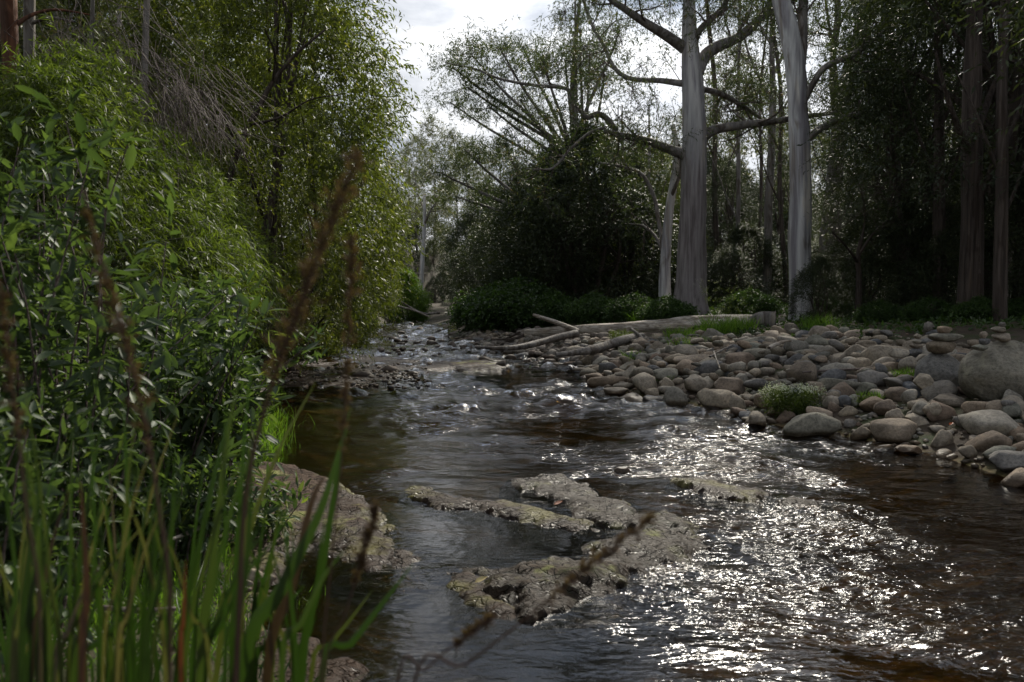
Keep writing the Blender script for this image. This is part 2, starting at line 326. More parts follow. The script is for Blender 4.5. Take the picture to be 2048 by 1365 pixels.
M['limb'] = bark_mat('limb_bark', [(.30, (.10, .085, .08)), (.5, (.19, .175, .165)), (.7, (.28, .265, .25))], sx=6, sz=2.5, bump=.4)
M['dark_bark'] = bark_mat('stringy_bark', [(.30, (.035, .027, .022)), (.5, (.075, .058, .048)), (.7, (.13, .105, .09))], sx=14, sz=.7, bump=.9)
M['red_bark'] = bark_mat('reddish_bark', [(.30, (.05, .03, .022)), (.5, (.13, .06, .035)), (.7, (.24, .10, .05))], sx=9, sz=.8, bump=.7)
M['grey_bark'] = bark_mat('grey_bark', [(.30, (.08, .07, .065)), (.5, (.17, .155, .14)), (.7, (.27, .25, .23))], sx=8, sz=.7, bump=.5)
M['log'] = bark_mat('weathered_log', [(.30, (.20, .17, .14)), (.5, (.38, .34, .29)), (.7, (.55, .50, .44))], sx=3, sz=9, bump=.6)
M['twig'] = bark_mat('twig_bark', [(.3, (.07, .05, .045)), (.6, (.16, .13, .12))], sx=20, sz=20, bump=.2)
M['lf_gum'] = leaf_mat('eucalypt_leaves', [(0, (.020, .030, .016)), (.5, (.040, .055, .028)), (.85, (.060, .070, .034)), (1, (.13, .075, .04))], trans=.30)
M['lf_dark'] = leaf_mat('blackwood_leaves', [(0, (.018, .026, .013)), (.6, (.036, .048, .022)), (1, (.075, .082, .034))], trans=.18, rough=.5, spec=.3)
M['lf_olive'] = leaf_mat('wattle_leaves', [(0, (.032, .040, .011)), (.55, (.066, .080, .020)), (.88, (.110, .125, .030)), (1, (.26, .23, .085))], trans=.38)
M['lf_willow'] = leaf_mat('narrow_leaves', [(0, (.030, .044, .011)), (.5, (.064, .088, .020)), (.9, (.110, .138, .034)), (1, (.19, .19, .075))], trans=.38, rough=.55, spec=.3)
M['lf_near'] = leaf_mat('broad_leaves', [(0, (.028, .046, .022)), (.55, (.052, .080, .036)), (.82, (.080, .115, .045)), (1, (.20, .23, .06))], trans=.30, rough=.55, spec=.3)
M['lf_far'] = leaf_mat('far_leaves', [(0, (.040, .050, .030)), (.6, (.070, .080, .045)), (1, (.14, .11, .065))], trans=.30)
M['lf_lime'] = leaf_mat('lime_leaves', [(0, (.035, .065, .010)), (1, (.10, .17, .015))], trans=.45)
M['grass'] = leaf_mat('fresh_grass', [(0, (.045, .085, .012)), (.6, (.085, .160, .020)), (1, (.15, .22, .045))], trans=.45, rough=.5)
M['weed'] = leaf_mat('ground_weeds', [(0, (.018, .035, .010)), (.6, (.035, .065, .016)), (1, (.06, .11, .025))], trans=.3)
M['reed'] = leaf_mat('sedge_blades', [(0, (.010, .020, .005)), (.5, (.018, .038, .008)), (.8, (.036, .048, .014)), (1, (.08, .068, .036))], trans=.25, rough=.4)
M['reed_brown'] = leaf_mat('dead_sedge', [(0, (.055, .024, .016)), (.5, (.055, .038, .028)), (1, (.10, .080, .058))], trans=.08)
M['reed_orange'] = leaf_mat('orange_sedge', [(0, (.10, .028, .012)), (1, (.10, .035, .014))], trans=.1)
M['seed'] = leaf_mat('seed_head', [(0, (.045, .028, .022)), (1, (.10, .065, .048))], trans=.2, rough=.8, spec=.1)
M['flower'] = leaf_mat('white_flowers', [(0, (.40, .42, .40)), (1, (.70, .72, .66))], trans=.2, rough=.7)
M['deadwood'] = leaf_mat('brown_leaves', [(0, (.07, .045, .03)), (1, (.17, .11, .075))], trans=.1, rough=.8)

# ------------------------------------------------------------------ the stream and the ground
LEFTW = [G(x, y) for x, y in ((600, 1420), (540, 1290), (500, 1190), (470, 1060), (462, 960), (500, 890), (520, 830), (535, 785), (515, 740), (500, 705), (520, 690), (620, 676), (700, 663), (760, 650), (785, 641), (800, 636))]
RIGHTW = [G(x, y) for x, y in ((2400, 1110), (2048, 972), (1900, 918), (1700, 874), (1500, 846), (1400, 813), (1300, 796), (1210, 778), (1180, 748), (1130, 723), (1040, 712), (960, 696), (905, 680), (885, 662), (860, 648), (850, 641), (845, 636))]
LEFTW = [np.array([14.0, -3.5, 0]), np.array([5.5, -0.6, 0]), np.array([1.3, 1.1, 0])] + LEFTW
RIGHTW = [np.array([24.0, 1.0, 0]), np.array([7.0, 3.2, 0])] + RIGHTW
POOL = LEFTW + RIGHTW[::-1]
def T(x, y):
    x = np.asarray(x, float); y = np.asarray(y, float)
    ins = inside(x, y, POOL); dl = seg_dist(x, y, LEFTW); dr = seg_dist(x, y, RIGHTW)
    d = np.minimum(dl, dr); left = dl < dr
    wob = 1+0.5*fbm(x*.45, y*.45, 3, 3)
    bed = -0.04-0.34*(1-np.exp(-d/0.9))+0.07*fbm(x*1.6, y*1.6, 11, 4)
    zr = .82*(1-np.exp(-d/3.2))+.03*d + .06*fbm(x*.8, y*.8, 5, 3)*sstep(0, .6, d)
    near = sstep(2.5, 9, y)
    zl = (.22+.28*near)*(1-np.exp(-d/.35))+(.15+1.05*near)*(1-np.exp(-d/2.6))+(.03+.13*near)*np.minimum(d, 30)*wob+.10*fbm(x*.9, y*.9, 8, 4)*sstep(0, .5, d)
    far = np.clip((np.hypot(x, y)-110)/250, 0, 1)*14
    return np.where(ins, bed, np.where(left, zl, zr)+far)
def ground_hit(px, py, y0=1.5, y1=90):
    r = ray(px, py); Y = np.geomspace(y0, y1, 900); P = np.array([0, 0, CAMH])[None]+r[None]*(Y/r[1])[:, None]
    z = T(P[:, 0], P[:, 1]); k = np.argmax(P[:, 2] <= np.maximum(z, 0.0))
    return P[k] if P[k, 2] <= max(z[k], 0)+1e-6 else P[-1]
def grid(xs, ys):
    X, Y = np.meshgrid(xs, ys); nx, ny = len(xs), len(ys)
    i = np.arange(ny-1)[:, None]*nx+np.arange(nx-1)[None, :]
    return X, Y, np.stack([i, i+1, i+1+nx, i+nx], -1).reshape(-1, 4)
sx = np.sinh(np.linspace(-6.3, 6.3, 330))*1.6; sy = np.concatenate([np.linspace(-300, -12, 12), np.linspace(-10, 1, 28), np.geomspace(1.12, 12, 150), np.geomspace(12.2, 900, 170)])
X, Y, Fg = grid(sx, sy); Z = T(X, Y)
m, N, L, o = newmat('ground_soil')
geo = nd(N, 'ShaderNodeNewGeometry')
n1 = nd(N, 'ShaderNodeTexNoise', Scale=1.3, Detail=9.0, Roughness=.65); L.new(geo.outputs['Position'], n1.inputs['Vector'])
r1 = ramp(N, [(.30, (.028, .022, .015)), (.48, (.065, .048, .034)), (.56, (.045, .045, .020)), (.64, (.030, .045, .012)), (.75, (.06, .048, .032))]); L.new(n1.outputs['Fac'], r1.inputs[0])
n2 = nd(N, 'ShaderNodeTexNoise', Scale=22.0, Detail=6.0, Roughness=.7); L.new(geo.outputs['Position'], n2.inputs['Vector'])
vo = nd(N, 'ShaderNodeTexVoronoi', Scale=26.0); L.new(geo.outputs['Position'], vo.inputs['Vector'])
# stony bed of the stream: brown and tan pebbles, greenish slime
r2 = ramp(N, [(.0, (.040, .027, .012)), (.35, (.12, .078, .034)), (.6, (.095, .085, .026)), (.8, (.21, .15, .07)), (1, (.05, .03, .015))]); 
hs = nd(N, 'ShaderNodeSeparateColor'); L.new(vo.outputs['Color'], hs.inputs[0]); av = nd(N, 'ShaderNodeMath', operation='MULTIPLY_ADD'); L.new(hs.outputs[0], av.inputs[0]); av.inputs[1].default_value = .45
sc1 = nd(N, 'ShaderNodeMath', operation='MULTIPLY'); L.new(n1.outputs['Fac'], sc1.inputs[0]); sc1.inputs[1].default_value = .6; L.new(sc1.outputs[0], av.inputs[2]); L.new(av.outputs[0], r2.inputs[0])
sz = nd(N, 'ShaderNodeSeparateXYZ'); L.new(geo.outputs['Position'], sz.inputs[0])
mr = nd(N, 'ShaderNodeMapRange'); mr.inputs[1].default_value = 0.0; mr.inputs[2].default_value = 0.03; L.new(sz.outputs['Z'], mr.inputs[0])
mm = nd(N, 'ShaderNodeMix', data_type='RGBA'); L.new(mr.outputs[0], mm.inputs[0]); L.new(r2.outputs[0], mm.inputs[6]); L.new(r1.outputs[0], mm.inputs[7])
p = nd(N, 'ShaderNodeBsdfPrincipled', Roughness=.85); p.inputs['Specular IOR Level'].default_value = .2; L.new(mm.outputs[2], p.inputs['Base Color'])
b = nd(N, 'ShaderNodeBump', Strength=.8, Distance=.03); L.new(n2.outputs['Fac'], b.inputs['Height']); L.new(b.outputs[0], p.inputs['Normal'])
L.new(p.outputs[0], o.inputs[0]); M['ground'] = m
ground = obj('ground', mk_mesh('ground', np.stack([X, Y, Z], -1).reshape(-1, 3), Fg, None, True, [m]), kind='structure', label='brown forest floor and stony stream bed sloping up both banks')

# water: ripples are real relief, finer ones bump; calm pools and quick riffles by their place in the stream
def blob(px, py, rx_px, ry_px):             # an ellipse on the water given by its centre and reach
    c = G(px, py); a = G(px+rx_px, py); u = G(px, py-ry_px); v = G(px, py+ry_px)
    return c[0], (u[1]+v[1])/2, abs(a[0]-c[0]), abs(u[1]-v[1])/2
RIFFLE = [(1700, 1290, 560, 330, 1.0), (1560, 1000, 330, 110, 1.0), (1420, 870, 170, 60, .9), (1240, 1300, 200, 90, .8), (1260, 830, 160, 30, .8), (1050, 800, 260, 26, .95), (1120, 730, 130, 14, 1.0), (960, 900, 330, 34, .9),
          (900, 700, 240, 40, .9), (840, 655, 80, 14, .9), (760, 985, 90, 40, .7), (1150, 935, 220, 30, .65), (1800, 1080, 300, 120, .9), (640, 690, 130, 8, .5), (1230, 1060, 80, 30, .9), (900, 1130, 90, 20, .8), (880, 860, 200, 90, .7)]
CALM = [(1010, 1070, 180, 45, .93), (850, 1240, 150, 110, .96), (1060, 755, 150, 14, .8), (1190, 868, 160, 26, .7), (620, 860, 130, 60, .8), (1080, 972, 90, 20, .7), (1260, 915, 120, 18, .5), (1750, 990, 150, 14, .5), (600, 1160, 70, 60, .9)]
def turb(x, y):
    t = .28+.34*sstep(5.0, 8.5, y)
    for px, py, a, b_, s in RIFFLE:
        cx, cy_, rx, ry = blob(px, py, a, b_); q = ((x-cx)/rx)**2+((y-cy_)/ry)**2; t = np.maximum(t, s*np.exp(-q*.8))
    for px, py, a, b_, s in CALM:
        cx, cy_, rx, ry = blob(px, py, a, b_); q = ((x-cx)/rx)**2+((y-cy_)/ry)**2; t = t*(1-s*np.exp(-q**1.5*.7))
    t = t*(.35+1.15*sstep(-.28, .28, fbm(x*1.0, y*1.5, 91, 3)))
    return np.clip(t, .015, 1.1)
ry = np.geomspace(1.1, 74, 580); cxn = 310
LW = np.array(LEFTW); RW = np.array(RIGHTW)
xl = np.interp(ry, [1.1, 2.4, 6, 12, 20, 30, 74], [-1.6, -1.9, -3.2, -5.6, -8.0, -8.5, -14]); xr = np.interp(ry, [1.1, 3, 6, 9, 12, 20, 74], [7.0, 6.5, 5.2, 3.6, 2.6, 1.8, -4])
u = np.linspace(0, 1, cxn)
WX = xl[:, None]*(1-u)[None]+xr[:, None]*u[None]; WY = ry[:, None]*np.ones(cxn)[None]
TB = turb(WX+.5*fbm(WX*1.2, WY*.9, 61, 3), WY+1.1*fbm(WX*1.0, WY*.8, 67, 3)*np.clip(WY/7, .3, 2))
dist = np.hypot(WX, WY)
fl = WX*.35                                # the current runs a little slantwise
wav = (.5*np.sin((WX*.55+WY*1.0+.5*fbm(WX*1.4, WY*1.4, 44, 3))*30)*.4+fbm(WX*7+fl, WY*9, 21, 3)+.8*fbm(WX*16, WY*20, 31, 2))
swell = fbm(WX*2.2, WY*2.4, 71, 3)
nb = 1-sstep(5.5, 10.5, dist)
farw = fbm(WX*1.5, WY*4.6, 55, 2)+.6*fbm(WX*4.2, WY*7.0, 57, 2)*(1-sstep(12, 20, dist))
nearw = .020*fbm(WX*3.6+1.3*fbm(WX*1.3, WY*1.3, 14, 2), WY*11+WX*2.5+1.6*fbm(WX*1.6, WY*1.6, 16, 2), 21, 3, .45)+.012*fbm(WX*8+WY*3, WY*20-WX*3, 23, 2)
WZ = TB*(nearw*nb+.150*farw*(1-nb)*np.clip(dist/12, .8, 1.6)+.018*swell+.042*fbm(WX*2.2+WY*.5, WY*6.5, 81, 3)*sstep(3, 6, dist))
rc = G(930, 1255)                           # rings spreading in the calm pool
rd = np.hypot(WX-rc[0], WY-rc[1]); WZ += .0012*np.sin(rd*95)*np.exp(-rd*5.5)
rc2 = G(880, 1075); rd = np.hypot(WX-rc2[0]+.5, WY-rc2[1]); WZ += .0009*np.sin(rd*70)*np.exp(-((rd-.5)**2)*5)
i = np.arange(len(ry)-1)[:, None]*cxn+np.arange(cxn-1)[None, :]
Fw = np.stack([i, i+1, i+1+cxn, i+cxn], -1).reshape(-1, 4)
m, N, L, o = newmat('stream_water')
geo = nd(N, 'ShaderNodeNewGeometry'); at = nd(N, 'ShaderNodeAttribute', attribute_name='turb')
mp1 = nd(N, 'ShaderNodeMapping'); mp1.inputs['Scale'].default_value = (.8, 2.1, 1); mp1.inputs['Rotation'].default_value = (0, 0, -.22); L.new(geo.outputs['Position'], mp1.inputs[0])
a1 = nd(N, 'ShaderNodeTexNoise', Scale=15.0, Detail=2.5, Roughness=.5, Distortion=.8); L.new(mp1.outputs[0], a1.inputs['Vector'])
a2 = nd(N, 'ShaderNodeTexNoise', Scale=7.0, Detail=2.0, Roughness=.5, Distortion=.9); L.new(mp1.outputs[0], a2.inputs['Vector'])
hh = nd(N, 'ShaderNodeMath', operation='MULTIPLY_ADD'); L.new(a2.outputs['Fac'], hh.inputs[0]); hh.inputs[1].default_value = 2.2; L.new(a1.outputs['Fac'], hh.inputs[2])
hm = nd(N, 'ShaderNodeMath', operation='MULTIPLY'); L.new(hh.outputs[0], hm.inputs[0]); L.new(at.outputs['Fac'], hm.inputs[1])
bw = nd(N, 'ShaderNodeBump', Strength=1.0, Distance=.014); L.new(hm.outputs[0], bw.inputs['Height'])
gl = nd(N, 'ShaderNodeBsdfGlossy', Roughness=.045); gl.inputs['Color'].default_value = (1, 1, 1, 1); rgh = nd(N, 'ShaderNodeMapRange'); rgh.inputs[3].default_value = .035; rgh.inputs[4].default_value = .10; L.new(at.outputs['Fac'], rgh.inputs[0]); L.new(rgh.outputs[0], gl.inputs['Roughness']); L.new(bw.outputs[0], gl.inputs['Normal'])
tr = nd(N, 'ShaderNodeBsdfTransparent'); tr.inputs[0].default_value = (.46, .355, .185, 1)
fz = nd(N, 'ShaderNodeFresnel', IOR=1.34); L.new(bw.outputs[0], fz.inputs['Normal'])
xm = nd(N, 'ShaderNodeMixShader'); L.new(fz.outputs[0], xm.inputs[0]); L.new(tr.outputs[0], xm.inputs[1]); L.new(gl.outputs[0], xm.inputs[2]); L.new(xm.outputs[0], o.inputs[0])
M['water'] = m
obj('water', mk_mesh('water', np.stack([WX, WY, WZ], -1).reshape(-1, 3), Fw, {'turb': TB.ravel()}, True, [m]), kind='structure', label='shallow tea-brown stream rippling over stones between the banks')

m, N, L, o = newmat('haze')
vp = nd(N, 'ShaderNodeVolumePrincipled', Density=HAZE, Anisotropy=0.3); vp.inputs['Color'].default_value = (.93, .96, 1, 1); L.new(vp.outputs[0], o.inputs['Volume'])
hb = np.array([[x, y, z] for z in (-8.0, 34.0) for y in (-14.0, 135.0) for x in (-90.0, 90.0)])
obj('haze', mk_mesh('haze', hb, np.array([[0, 2, 3, 1], [4, 5, 7, 6], [0, 1, 5, 4], [2, 6, 7, 3], [0, 4, 6, 2], [1, 3, 7, 5]]), None, False, [m]), kind='stuff', label='thin damp air over the stream that pales the far trees') if HAZE else None

# ------------------------------------------------------------------ bedrock ledges in the stream
def ledge(name, label, poly, h, mat, z=0.02, w_=.16, res=90, rough=1.0, seed=1, steps=0.0, lean=(0, 0), cat='rock ledge', top=None):
    P = [G(x, y, z) for x, y in poly]; A = np.array(P)[:, :2]
    lo = A.min(0)-.12; hi = A.max(0)+.12; s = max(hi-lo)/res
    xs = np.arange(lo[0], hi[0], s); ys = np.arange(lo[1], hi[1], s)
    X, Y, F = grid(xs, ys); sz_ = max(hi-lo)
    jx = .15*fbm(X*4.5, Y*4.5, seed, 4, .6)*min(1, sz_); jy = .17*fbm(X*4.5, Y*4.5, seed+9, 4, .6)*min(1, sz_)
    d = seg_dist(X+jx, Y+jy, list(A)+[A[0]]); d = np.where(inside(X+jx, Y+jy, A), d, -d)
    k = np.clip((d+.10)/(w_+.10), 0, 1); k = 1-(1-k)**2.2
    h = h*.38; Z = -.07+(h+.07)*k
    n = fbm(X*2.3, Y*3.1, seed+2, 5, .55); rid = 1-2*np.abs(vnoise(X*4+n, Y*6+n, seed+5))
    Z += rough*(.030*n+.018*(rid-.5)+.010*(fbm(X*14, Y*20, seed+31, 3)-.35*np.abs(vnoise(X*9+2*n, Y*17, seed+40))))*np.clip(k*1.6-.35, 0, 1)*min(1.0, h/.10+.25)
    if steps: q = np.floor(Z/steps+.6*vnoise(X*3, Y*3, seed+8))*steps; Z = .35*Z+.65*q
    Z += (lean[0]*(X-A[:, 0].mean())+lean[1]*(Y-A[:, 1].mean()))*np.clip(k, 0, 1)
    keep = (d > -.10).ravel()[F].any(1); F = F[keep]
    used = np.unique(F); re = np.full(X.size, -1); re[used] = np.arange(len(used)); F = re[F]
    V = np.stack([X, Y, Z], -1).reshape(-1, 3)[used]; c = np.array([A[:, 0].mean(), A[:, 1].mean(), 0.0])
    o = obj(name, mk_mesh(name, V-c, F, None, True, [M[mat]]), loc=tuple(c), label=label, category=cat)
    return o
ledge('rock_ledge', 'broad brown rock slab with lime lichen running out from the left bank into the pool', [(400, 1000), (470, 950), (560, 940), (620, 955), (690, 990), (745, 1010), (790, 1060), (852, 1106), (800, 1137), (720, 1122), (650, 1085), (600, 1110), (570, 1160), (520, 1215), (440, 1250), (390, 1120)], .16, 'ledge', res=150, seed=3, w_=.22, lean=(-.05, .02))
ledge('rock_ledge', 'thin low rock rib with pale spots closing the upstream side of the middle pool', [(812, 985), (835, 975), (862, 976), (905, 992), (960, 1004), (1040, 1010), (1110, 1024), (1190, 1045), (1200, 1056), (1150, 1052), (1050, 1032), (960, 1020), (900, 1012), (850, 1003)], .075, 'ledge', res=130, seed=5, w_=.10)
ledge('rock_ledge', 'wet lumpy rock hump in midstream beside the dark mirror of still water', [(1030, 955), (1080, 943), (1135, 958), (1200, 975), (1262, 1002), (1292, 1032), (1255, 1052), (1190, 1040), (1125, 1008), (1060, 988)], .08, 'ledge_moss', res=120, seed=8, w_=.14, rough=1.5)
ledge('rock_ledge', 'long curved mossy rock ridge with brown broken front edge in the middle of the stream', [(1185, 1085), (1235, 1042), (1290, 1016), (1365, 1020), (1397, 1052), (1392, 1100), (1345, 1120), (1275, 1145), (1205, 1185), (1125, 1210), (1060, 1238), (1010, 1240), (985, 1200), (950, 1160), (915, 1135), (1000, 1122), (1100, 1112), (1160, 1112)], .14, 'ledge_moss', res=190, seed=12, w_=.26, rough=1.35, lean=(.02, -.015))
ledge('rock_ledge', 'small lime spotted rock breaking the glittering riffle on its own', [(1352, 957), (1420, 958), (1500, 970), (1535, 987), (1505, 1000), (1430, 992), (1375, 975)], .085, 'ledge', res=90, seed=15, w_=.12, rough=1.3)
ledge('rock_ledge', 'low rock spur between the lower dark pool and the curved ridge', [(880, 1142), (940, 1144), (985, 1170), (1010, 1215), (985, 1230), (940, 1192), (900, 1168)], .05, 'ledge', res=70, seed=18, w_=.10, rough=1.3)
ledge('rock_shelf', 'flat gravelly rock shelf crossing the stream upstream of the big pool', [(500, 748), (560, 722), (620, 708), (700, 706), (800, 716), (900, 722), (1005, 722), (1012, 735), (905, 738), (850, 745), (775, 766), (700, 778), (600, 784), (540, 778)], .10, 'ledge_dry', res=220, seed=22, w_=.4, rough=1.2, steps=.03)
ledge('rock_ledge', 'brown wet rock apron at the foot of the sedge clump below the dark pool', [(380, 1300), (470, 1262), (560, 1252), (640, 1292), (690, 1345), (690, 1440), (560, 1520), (420, 1480)], .10, 'ledge_dry', res=120, seed=25, w_=.15)
ledge('rock_ledge', 'low dark rock just awash near the right end of the glittering riffle', [(1545, 995), (1590, 990), (1640, 1000), (1630, 1010), (1570, 1006)], .04, 'ledge_moss', res=50, seed=28, w_=.08)
ledge('rock_ledge', 'yellow lichen topped rock lip above the small fall at the shelf end', [(880, 730), (930, 722), (990, 721), (1020, 732), (1000, 741), (930, 742)], .15, 'ledge', res=80, seed=31, w_=.3)

# ------------------------------------------------------------------ stones
import bmesh
def rock_template(seed, sub=3, flat=1.0, ang=0.0, lump=.22, cut=(.55, .85), ncut=9, fine=0.0):
    rnd = random.Random(seed); bm = bmesh.new(); bmesh.ops.create_icosphere(bm, subdivisions=sub, radius=1.0)
    off = Vector((rnd.uniform(-50, 50), rnd.uniform(-50, 50), rnd.uniform(-50, 50)))
    planes = [(Vector((rnd.gauss(0, 1), rnd.gauss(0, 1), rnd.gauss(0, .8))).normalized(), rnd.uniform(*cut)) for _ in range(ncut)]
    for v in bm.verts:
        c = v.co.copy(); r = 1+lump*mnoise.noise(c*.9+off)*1.4+lump*.4*mnoise.noise(c*2.3+off)+fine*(mnoise.noise(c*5+off)+.6*mnoise.noise(c*11+off))
        c = c*r
        for n, dd in planes:
            e = c.dot(n)-dd
            if e > 0: c -= n*e*(.7+.3*ang)
        v.co = Vector((c.x, c.y, c.z*flat))
    xs = [max(abs(v.co[i]) for v in bm.verts) for i in range(3)]
    for v in bm.verts: v.co = Vector((v.co.x/xs[0], v.co.y/xs[1], v.co.z/xs[2]))
    V = np.array([v.co[:] for v in bm.verts]); F = np.array([[v.index for v in f.verts] for f in bm.faces]); bm.free()
    return V, F
ROCKS = [rock_template(s, 3, 1, (s % 4)/3.2, .22+.12*(s % 3), (.50, .82) if s % 3 else (.4, .72), 9, .012) for s in range(14)]
ROCKM = [mk_mesh('stone', V, F, None, True, [M['cobble']]) for V, F in ROCKS]
BOULM = [mk_mesh('boulder', *rock_template(60+s, 5, 1, .5, .12, (.72, .93), 5, .026), None, True, [M['boulder']]) for s in range(5)]
SMALL = [rock_template(40+s, 2, 1, .3) for s in range(8)]
rs = random.Random(7); rng = np.random.default_rng(11)
placed = []                                  # x, y, radius of what lies on the bar
def stone_at(x0, x1, ytop, ybot, label, tone=None, shape=None, depth=.8, tilt=0, boulder=False, cat='stone', wetz=0, yaw=None):
    g = ground_hit((x0+x1)/2, ybot); Yd = g[1]
    wx = (x1-x0)/FPX*Yd/2; hz = (ybot-ytop)/FPX*Yd
    k = rs.randrange(5) if boulder else (shape if shape is not None else rs.randrange(14))
    o = obj('boulder' if boulder else 'stone', (BOULM if boulder else ROCKM)[k], label=label, category=cat)
    hz = hz/(1.0)*.60
    sb_ = wx*depth*.75; kx = (Yd+sb_)/Yd; wx *= kx; hz *= kx; o.scale = (wx, wx*depth, hz); o.location = (g[0]*kx, Yd+sb_, g[2]+hz*.62)
    o.rotation_euler = (0, tilt, yaw if yaw is not None else rs.uniform(-.25, .25))
    placed.append((g[0]*kx, Yd+wx*depth*.7, max(wx, wx*depth)*.86)); return o
stones = [
 (1487, 1545, 820, 856, 'dark wet rounded stone at the water edge just left of the long pale one'),
 (1549, 1591, 822, 848, 'small brown stone wedged between the dark wet stone and the long pale wedge'),
 (1557, 1682, 824, 876, 'long pale wedge shaped stone lying lowest at the water edge'),
 (1699, 1744, 852, 880, 'grey angular block between the two big wedge shaped waterside stones'),
 (1733, 1842, 838, 889, 'broad peaked grey brown stone right of the angular block by the water'),
 (1786, 1845, 892, 911, 'flat reddish slab stone with one edge in the water'),
 (1862, 1904, 860, 895, 'round tan stone standing alone on the small gravel'),
 (1972, 2075, 902, 953, 'big brown stone half in the gravel at the edge of the picture by the water'),
 (2005, 2080, 940, 976, 'wet dark stone under the big brown one at the water edge'),
 (1326, 1380, 774, 814, 'pointed brown stone sitting upright at the water edge'),
 (1419, 1499, 750, 799, 'large speckled oval stone behind the pointed brown one'),
 (1453, 1498, 788, 824, 'blue grey angular stone leaning below the large oval one'),
 (1320, 1353, 755, 782, 'round brown stone left of the large speckled oval'),
 (1201, 1261, 776, 790, 'long flat stone nearest the riffle at the far left of the bar edge'),
 (1443, 1512, 702, 741, 'wide grey brown stone in the middle back of the bar'),
 (1485, 1546, 664, 702, 'tilted pale tan stone topping the bar beside the grass'),
 (1350, 1432, 702, 735, 'flat grey sloping slab on the left part of the bar'),
 (1536, 1579, 651, 676, 'brown stone in front of the broken log end'),
 (1566, 1598, 645, 672, 'dark upright stone leaning on the brown one by the log end'),
 (1292, 1334, 680, 712, 'brown block stone with a smaller oval stone on it near the driftwood'),
 (1314, 1340, 671, 688, 'small oval stone lying on the brown block near the driftwood'),
 (1676, 1741, 687, 723, 'rusty brown humped stone at the back of the bar'),
 (1566, 1620, 706, 734, 'grey rounded stone in front of the small squarish stones'),
 (1566, 1605, 680, 704, 'square cut grey stone behind the bleached wood'),
 (1610, 1654, 757, 797, 'tall grey stone right behind the white flowering plant'),
 (1748, 1798, 799, 835, 'blue grey stone with a pale cap in the middle of the lower bar'),
 (1839, 1927, 804, 847, 'long sloping stone below the round boulder'),
 (1854, 1948, 788, 818, 'flat topped grey stone between the round boulder and the sloping stone'),
 (1771, 1812, 817, 851, 'light tan oval stone next to the blue grey one'),
 (1797, 1840, 712, 751, 'brown stone leaning against the round boulder'),
 (2002, 2052, 780, 816, 'rounded grey stone under the front of the huge boulder'),
 (1708, 1752, 764, 790, 'smooth brown stone in the middle of the bar'),
 (1683, 1724, 753, 774, 'small grey domed stone upslope of the smooth brown one'),
 (1650, 1686, 804, 828, 'tan stone behind the long pale wedge'),
 (1675, 1716, 811, 834, 'dark grey stone behind the gap between wedge and block'),
 (1395, 1424, 680, 697, 'small square stone beside the leaning stick'),
 (1230, 1268, 739, 757, 'dark wet stone at the bar corner where the riffle begins'),
 (1184, 1222, 711, 731, 'pale stone at the far left corner of the bar'),
 (1219, 1250, 698, 719, 'round brown stone behind the pale corner stone'),
 (1210, 1246, 720, 741, 'dark domed stone between the corner stones'),
]
for s in stones: stone_at(*s)
b1 = stone_at(1828, 1926, 705, 787, 'big round greenish grey boulder carrying a cairn of flat stones', boulder=True, depth=.95, cat='boulder', yaw=.1)
b2 = stone_at(1918, 2105, 684, 808, 'huge grey boulder at the right end of the bar with small cairns on it', boulder=True, depth=.8, cat='boulder', yaw=-.1)
# the bar itself: a layer of loose gravel as one sheet is the ground; stones on it are its parts
bar = thing('gravel_bar', 'bar of loose cobbles', 'gravel bar'); del bar['category']; bar['kind'] = 'structure'; bar['label'] = 'sloping bar of loose river cobbles along the right side of the stream'
PX, PY, PR = [p[0] for p in placed], [p[1] for p in placed], [p[2] for p in placed]
cells = {}
def cadd(i):
    cells.setdefault((int(PX[i]//.6), int(PY[i]//.6)), []).append(i)
for i in range(len(PX)): cadd(i)
def fits(x, y, r, f):
    a, b_ = int(x//.6), int(y//.6)
    for i in range(a-2, a+3):
        for j in range(b_-2, b_+3):
            for q in cells.get((i, j), ()):
                if (x-PX[q])**2+(y-PY[q])**2 < (f*(r+PR[q]))**2: return False
    return True
def bar_dist(x, y): return float(seg_dist(np.array(x), np.array(y), RIGHTW))
loose = []
n_try = 30000
cx_ = rng.uniform(-3.5, 10.5, n_try); cy_ = 3.6+rng.random(n_try)**.8*24; cz_ = T(cx_, cy_); cd_ = seg_dist(cx_, cy_, RIGHTW); cin = inside(cx_, cy_, POOL)
for i in range(n_try):
    x, y, z, d = cx_[i], cy_[i], cz_[i], cd_[i]
    if cin[i]:
        if d > .28 or rs.random() > .5: continue
    lim = (3.6 if x > 4.6 else 5.2) if y < 13 else max(1.2, 4.9-(y-13)*.62)
    if d > lim*(.86+.25*rs.random()) or x > 1.0*y*.72+2.2: continue
    f = i/n_try
    if f < .06: r = rs.uniform(.15, .25)
    elif f < .30: r = rs.uniform(.10, .16)
    elif f < .62: r = rs.uniform(.06, .10)
    else: r = rs.uniform(.028, .06)
    if y > 17: r *= .8
    if x > 3.2 and y < 7.2: r *= .62
    if not fits(x, y, r, .80): continue
    PX.append(x); PY.append(y); PR.append(r); cadd(len(PX)-1); loose.append((x, y, z, r))
